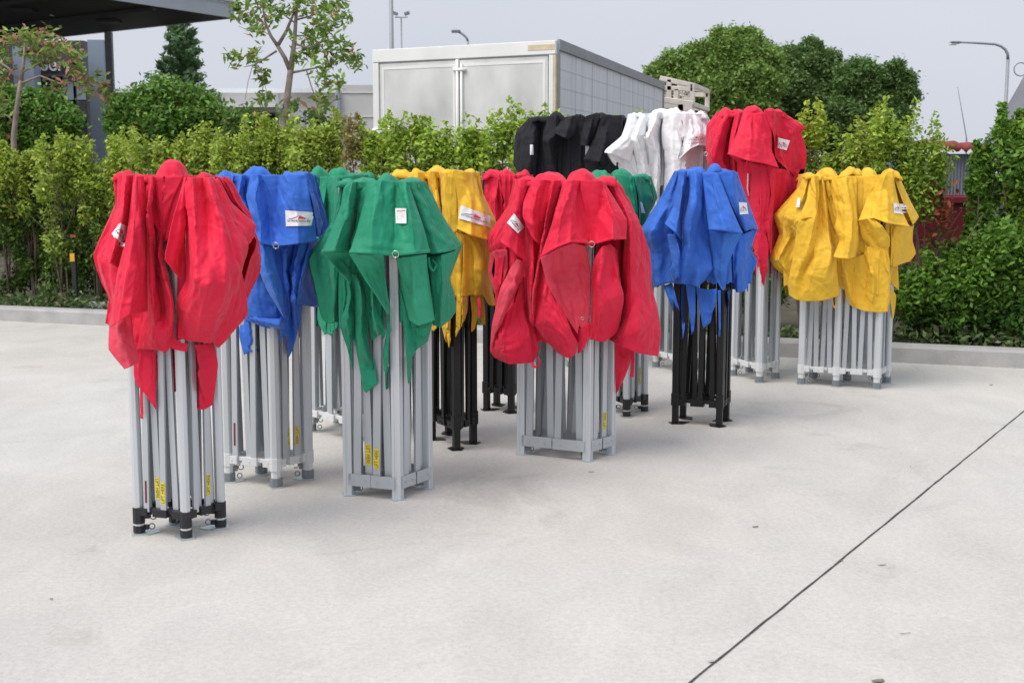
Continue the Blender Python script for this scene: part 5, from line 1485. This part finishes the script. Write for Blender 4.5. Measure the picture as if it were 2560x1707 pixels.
root = empty('canopy_roof', (Cc.x - 4, Cc.y + 3, 0), 'large flat roof canopy with dark underside and pale steel edge, on a slim column', 'canopy')
P4 = [Cc, Cc + e_b * 26, Cc + e_b * 26 + e_a * 20, Cc + e_a * 20]
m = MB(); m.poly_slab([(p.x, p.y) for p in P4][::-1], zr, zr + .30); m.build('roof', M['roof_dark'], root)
m = MB()
for a, b_ in ((P4[0], P4[3]), (P4[0], P4[1])):
    d = (b_ - a).normalized(); nn = Vector((d.y, -d.x, 0)); 
    if nn.dot(a - P4[2]) < 0: nn = -nn
    a0, b0 = V3(a - d * .03, zr + .17) + nn * .04, V3(b_, zr + .17) + nn * .04
    bar_box(m, a0, b0, Vector((0, 0, 1)), .36, .06)
    bar_box(m, a0 + Vector((0, 0, .22)) + nn * .03, b0 + Vector((0, 0, .22)) + nn * .03, Vector((0, 0, 1)), .05, .12)
m.build('fascia', M['fascia'], root)
m = MB()
for k in range(1, 7):
    a = Cc + e_a * (k * 2.6) ; bar_box(m, V3(a, zr - .05), V3(a + e_b * 25, zr - .05), Vector((0, 0, 1)), .09, .10)
m.build('beam', M['roof_dark'], root)
for k in range(3):
    for j in range(4):
        c = Cc + e_a * (1.6 + k * 2.6) + e_b * (3 + j * 4.2)
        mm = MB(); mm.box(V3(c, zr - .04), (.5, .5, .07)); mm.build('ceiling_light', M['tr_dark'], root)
cp = at(276, 200, 36.0)
m = MB(); m.tube([V3(cp, 0), V3(cp, zr)], .095, prof=SQ); m.build('column', mat('grey_column', (.14, .155, .165), .5), root)
cp2 = at(276, 200, 36.0) + e_b * 12
m = MB(); m.tube([V3(cp2, 0), V3(cp2, zr)], .095, prof=SQ); m.build('column', M['dark_wall'], root)

root = empty('showroom', (-14, 42, 0), 'dark showroom building with blue-grey piers and white lettering over its glazing', 'building')
def pbox(x0, x1, y0, y1, Y, dep, name, mt, parent, z0=None):
    a, b_ = at(x0, y0, Y), at(x1, y1, Y)
    zb_ = b_.z if z0 is None else z0
    m = MB(); m.box(((a.x + b_.x) / 2, Y + dep / 2, (a.z + zb_) / 2), (b_.x - a.x, dep, a.z - zb_))
    return m.build(name, mt, parent)
pbox(-200, 222, 102, 400, 41.5, .8, 'wall', M['dark_wall'], root, 0)
pbox(218, 270, 100, 400, 38.5, .5, 'pier', M['bluegrey'], root, 0)
pbox(30, 95, 116, 400, 40.6, .6, 'pier', M['bluegrey'], root, 0)
for (x0, x1) in ((97, 152), (154, 186), (188, 216)):
    f = pbox(x0, x1, 192, 300, 41.3, .15, 'window', M['tr_dark'], root)
    pbox(x0 + 2, x1 - 2, 194, 250, 41.24, .05, 'pane', M['bluegrey'] if x0 > 150 else M['glass'], f)
    pbox(x0 + 2, x1 - 2, 253, 298, 41.24, .05, 'pane', M['glass'], f)
pbox(96, 218, 186, 192, 41.1, .4, 'transom', M['dark_wall'], root)
V, F = text_geo('Serv')
a, b_ = at(103, 178, 41.4), at(180, 143, 41.4)
m = MB()
vs = [(a.x + (b_.x - a.x) * u, 41.36, a.z + (b_.z - a.z) * v) for u, v in V]
m.add(vs, F); m.add([(x, 41.44, z) for x, y, z in vs], [tuple(reversed(f)) for f in F])
sg = m.build('sign_lettering', M['white_f'], root)
sm = sg.modifiers.new('depth', 'SOLIDIFY'); sm.thickness = .03
# low beige building
root = empty('low_building', (-8, 46, 0), 'low beige building with white roof edge, a canopy strip and grey doors', 'building')
w0 = pbox(180, 846, 226, 400, 45, 10, 'wall', M['beige'], root, 0)
m = MB()
pbox(180, 838, 221, 232, 44.6, .6, 'roof_edge', M['white_f'], root)
pbox(500, 692, 259, 268, 43.2, 1.9, 'awning', M['white_f'], root)
pbox(500, 690, 268, 279, 43.6, 1.3, 'awning_beam', M['beige2'], root)
pbox(640, 690, 281, 400, 44.9, .12, 'opening', M['roof_dark'], root, 0)  # flat dark panel, its colour stands for the shade inside the opening
pbox(545, 640, 281, 400, 44.92, .12, 'opening', M['beige2'], root, 0)
pbox(730, 762, 279, 400, 44.9, .12, 'door', M['seam'], root, 0)
pbox(765, 800, 279, 400, 44.88, .12, 'door', M['seam'], root, 0)
pbox(696, 699, 236, 400, 44.9, .12, 'downpipe', M['seam'], root, 0)
root = empty('concrete_wall', (-5.5, 43, 0), 'pale concrete wall panel with a grey downpipe, between the beige building and the truck', 'wall')
w1 = pbox(838, 1010, 213, 400, 43, 1.6, 'panel', M['beige2'], root, 0)
pbox(842, 852, 226, 400, 42.85, .12, 'downpipe', M['bluegrey'], root, 0)
for y in (232, 292): pbox(853, 1008, y, y + 1.5, 42.97, .05, 'panel_joint', M['seam'], root)

# ------------------------------------------------------------------ poles
def pole(px, ytop, Y, rad, label, name='light_pole'):
    p = at(px, ytop, Y); root = empty(name, (p.x, Y, 0), label, 'lamp post')
    m = MB(); m.tube([(p.x, Y, 0), p], [rad * 1.25, rad], 10); m.build('pole', M['galv'], root, smooth=True)
    return root, p
M['galv'] = mat('galvanised_pole', (0.30, 0.32, 0.35), .55, .2, .06)
root, p = pole(977, -70, 55, .085, 'thick grey pole rising out of the top of the picture above the truck')
root, p = pole(1003, 44, 58, .035, 'thin pole carrying two floodlights above the truck')
m = MB(); m.tube([p - Vector((.28, 0, 0)), p + Vector((.28, 0, 0))], .025, 6); m.build('cross_arm', M['galv'], root)
for s in (-1, 1):
    m = MB(); R = Matrix.Rotation(-.35 * s, 3, 'Y'); m.box(p + Vector((.26 * s, -.08, .16)), (.24, .22, .13), 0, R); m.build('floodlight', M['grey_pl'], root, bevel=.02)
root, p = pole(1170, 104, 52, .05, 'short curved street lamp showing just above the truck roof', 'street_lamp')
m = MB(); m.tube([p, at(1166, 95, 52), at(1158, 87, 52), at(1146, 80, 52)], .045, 8); m.build('arm', M['galv'], root, smooth=True)
m = MB(); a = at(1140, 79, 52); m.box(a, (.36, .2, .11)); m.build('lamp_head', M['grey_pl'], root, bevel=.03)
root, p = pole(2520, 150, 36, .045, 'tall street lamp with a long curved arm at the upper right', 'street_lamp')
m = MB(); m.tube([p, at(2519, 135, 36), at(2513, 124, 36), at(2502, 116, 36), at(2487, 111, 36), at(2440, 108, 36), at(2400, 106, 36)], [.045, .042, .04, .036, .033, .03, .028], 8)
m.build('arm', M['galv'], root, smooth=True)
m = MB(); a = at(2388, 107, 36); m.box(a, (.28, .16, .07)); m.build('lamp_head', M['grey_pl'], root, bevel=.03)
m = MB(); a = at(2385, 108.5, 36); m.box(a - Vector((.03, 0, .03)), (.20, .12, .05)); m.build('lamp_lens', M['tr_white'], root, bevel=.02)

# ------------------------------------------------------------------ right background
M['corr'] = mat('corrugated_sheet', (0.25, 0.27, 0.31), .5, .2, .12, 2)
M['maroon'] = mat('maroon_paint', (0.17, 0.018, 0.03), .45, 0, .15, 2)
M['tarp'] = mat('red_tarpaulin', (0.28, 0.06, 0.05), .7, 0, .25, 3, .5, 8)
Y = 14.4
a, b_ = at(2235, 385, Y), at(2470, 520, Y)
root = empty('storage_shed', ((a.x + b_.x) / 2, Y, 0), 'blue-grey corrugated shed with a sagging red tarpaulin over its roof', 'shed')
n = 60; vs = []; fs = []
for i in range(n + 1):
    x = a.x + (b_.x - a.x) * i / n; yy = Y + .012 * math.cos(i * math.pi)
    vs += [(x, yy, 0), (x, yy, a.z)]
fs = [(2 * i, 2 * i + 2, 2 * i + 3, 2 * i + 1) for i in range(n)]
m = MB(); m.add(vs, fs); m.poly_slab([(a.x, Y + .04), (b_.x, Y + .04), (b_.x, Y + 2.2), (a.x, Y + 2.2)], 0, a.z - .01); m.build('wall', M['corr'], root)
m = MB(); U = 24; c0 = at(2325, 350, Y); c1 = at(2470, 350, Y)
vs = []
for j in range(7):
    for i in range(U + 1):
        x = c0.x + (c1.x - c0.x) * i / U
        z = (c0.z + .008 * math.sin(i * .9) - .03 * (i / U) * 2) if j > 0 else a.z + .035 + .02 * math.sin(i * 1.7)
        vs.append((x, Y - .10 + [0, .02, .2, .7, 1.2, 1.8, 2.3][j], z + (.006 * math.sin(i * 2.1 + j))))
m.add(vs, [(j * (U + 1) + i, j * (U + 1) + i + 1, (j + 1) * (U + 1) + i + 1, (j + 1) * (U + 1) + i) for j in range(6) for i in range(U)])
t_ = m.build('tarpaulin', M['tarp'], root, smooth=True)
so = t_.modifiers.new('s', 'SOLIDIFY'); so.thickness = .01
Y = 12.9
a, b_ = at(2230, 500, Y), at(2480, 575, Y)
root = empty('skip_bin', ((a.x + b_.x) / 2, Y, 0), 'maroon steel skip bin standing behind the shrubs at the right', 'skip bin')
m = MB(); zt2 = a.z
x0, x1, d_ = a.x, b_.x, 1.1
vs = [(x0 + .25, Y + .1, .12), (x1 - .25, Y + .1, .12), (x1 - .25, Y + d_ - .1, .12), (x0 + .25, Y + d_ - .1, .12), (x0, Y, zt2), (x1, Y, zt2), (x1, Y + d_, zt2), (x0, Y + d_, zt2)]
m.add(vs, [(3, 2, 1, 0), (0, 1, 5, 4), (1, 2, 6, 5), (2, 3, 7, 6), (3, 0, 4, 7)]); o_ = m.build('body', M['maroon'], root)
so = o_.modifiers.new('s', 'SOLIDIFY'); so.thickness = .02
m = MB(); 
for p, q in (((x0, Y), (x1, Y)), ((x1, Y), (x1, Y + d_)), ((x1, Y + d_), (x0, Y + d_)), ((x0, Y + d_), (x0, Y))): m.tube([(p[0], p[1], zt2), (q[0], q[1], zt2)], .035, prof=SQ)
m.build('rim', M['maroon'], root)
a, b_ = at(2394, 218, 20), at(2416, 345, 20)
root = empty('whip_antenna', (b_.x, 20, 0), 'thin leaning whip antenna against the sky', 'antenna')
m = MB(); m.tube([a, b_], [.004, .010], 5); m.tube([b_, Vector((b_.x + .05, 20, 0))], .014, 5); m.build('rod', M['galv'], root)
# grey shade canopy with pointed top
Y = 24
M['shade'] = mat('grey_shade_cloth', (0.20, 0.20, 0.23), .8, 0, .08, 2)
apex = at(2562, 178, Y)
root = empty('shade_canopy', (apex.x + 1, Y, 0), 'peaked grey shade canopy with a ring at its tip, at the right edge', 'canopy')
m = MB(); nr, na = 10, 16; vs = []
for j in range(nr + 1):
    q = j / nr; R = .05 + 1.25 * q; z = apex.z - 1.75 * (1 - (1 - q) ** 1.5)
    for i in range(na):
        an = 2 * math.pi * i / na; R2 = R * (1 - .10 * q * (1 - math.cos(4 * an)) * .5)
        vs.append((apex.x + .1 + R2 * math.cos(an), Y + R2 * math.sin(an), z))
m.add(vs, [(j * na + i, j * na + (i + 1) % na, (j + 1) * na + (i + 1) % na, (j + 1) * na + i) for j in range(nr) for i in range(na)])
o_ = m.build('fabric', M['shade'], root, smooth=True); so = o_.modifiers.new('s', 'SOLIDIFY'); so.thickness = .01
m = MB(); m.torus(apex + Vector((-.08, 0, .03)), .12, .012, (0, 1, 0), n=18); m.build('tip_ring', M['galv'], root, smooth=True)
for sx in (-1, 1):
    m = MB(); m.tube([(apex.x + .1 + sx * .9, Y - .8, 0), (apex.x + .1 + sx * .9, Y - .8, apex.z - 1.7)], .05, 8); m.build('pole', M['galv'], root)

# ------------------------------------------------------------------ small things
p = kpt((ground(240, 770, .15) - K0).dot(kd), .42, .13)
m = MB(); rr = random.Random(3)
m.poly_slab([(p.x - .17, p.y - .05), (p.x + .10, p.y - .09), (p.x + .17, p.y + .02), (p.x + .12, p.y + .12), (p.x - .15, p.y + .10)], .115, .20)
o_ = m.build('stone_block', mat('grey_stone', (.42, .41, .39), .9, 0, .15, 8, .5, 40), bevel=.02)
tag(o_, 'pale stone block lying on the strip behind the left kerb', 'stone')
g = kerb_at(183, .45)
a = at(183, 605, g.y)
root = empty('marker_post', (a.x, g.y, .1), 'thin black marker post with a yellow reflector in the left hedge', 'marker post')
m = MB(); m.tube([(a.x, g.y, .1), (a.x, g.y, at(183, 632, g.y).z)], .026, prof=SQ); m.build('post', M['black_pl'], root)
m = MB(); q = at(183, 643, g.y); m.box(q + Vector((0, -.03, 0)), (.05, .012, .09)); m.build('reflector', mat('amber', (.75, .38, .03), .4), root)
m = MB(); q = at(183, 590, g.y); m.box(q + Vector((0, 0, 0)), (.06, .02, .03)); m.build('cap', M['tarp'], root)
def litter(px, py, s, col, label, name='dry_leaf', asp=.35, rot=.2, th=.0015):
    p = ground(px, py); m = MB(); n = 9; s *= .75
    vs = [Vector((s * math.cos(2 * math.pi * i / n) * (1 + .25 * math.sin(i * 2.3)), s * asp * math.sin(2 * math.pi * i / n), .003 + .003 * math.sin(i * 1.9) ** 2)) for i in range(n)]
    R = Matrix.Rotation(rot, 3, 'Z'); vs = [p + R @ v for v in vs]
    m.add(vs + [v + Vector((0, 0, th)) for v in vs], [tuple(range(n - 1, -1, -1)), tuple(range(n, 2 * n))] + [(i, (i + 1) % n, n + (i + 1) % n, n + i) for i in range(n)])
    tag(m.build(name, col), label, 'leaf' if 'leaf' in name else 'pebble')
lf = mat('dry_leaf_brown', (.20, .18, .14), .8); lt = mat('pale_debris', (.42, .40, .34), .8)
litter(1478, 1180, .022, lt, 'small grey dead leaf in front of the central red marquee', rot=.1)
litter(1888, 1318, .020, lf, 'small dark curled leaf in the middle of the bare concrete')
litter(2205, 1413, .024, lt, 'pale thin dead leaf right of the saw-cut joint', asp=.25)
litter(2105, 1403, .012, lf, 'tiny dark leaf lying on the saw-cut joint', rot=.8)
litter(1778, 1655, .016, lt, 'pale crumb of leaf on the joint near the bottom edge', rot=.5, asp=.6)
litter(2262, 1585, .03, lt, 'thin straw lying on the concrete at the lower right', asp=.08)
litter(2195, 1704, .03, lf, 'dark leaf cut by the bottom edge at the right', asp=.5)
litter(2478, 963, .02, lf, 'dark flat leaf near the kerb at the right', rot=.1, asp=.5)
litter(128, 1499, .008, lf, 'tiny dark pebble on the concrete at the lower left', 'pebble', .7)
litter(2276, 1168, .005, lf, 'tiny dark pebble on the concrete at the right', 'pebble', .8)
litter(43, 803, .028, M['tr_white'], 'crumpled scrap of white paper at the foot of the left kerb', 'paper_scrap', .7, 0, .03)
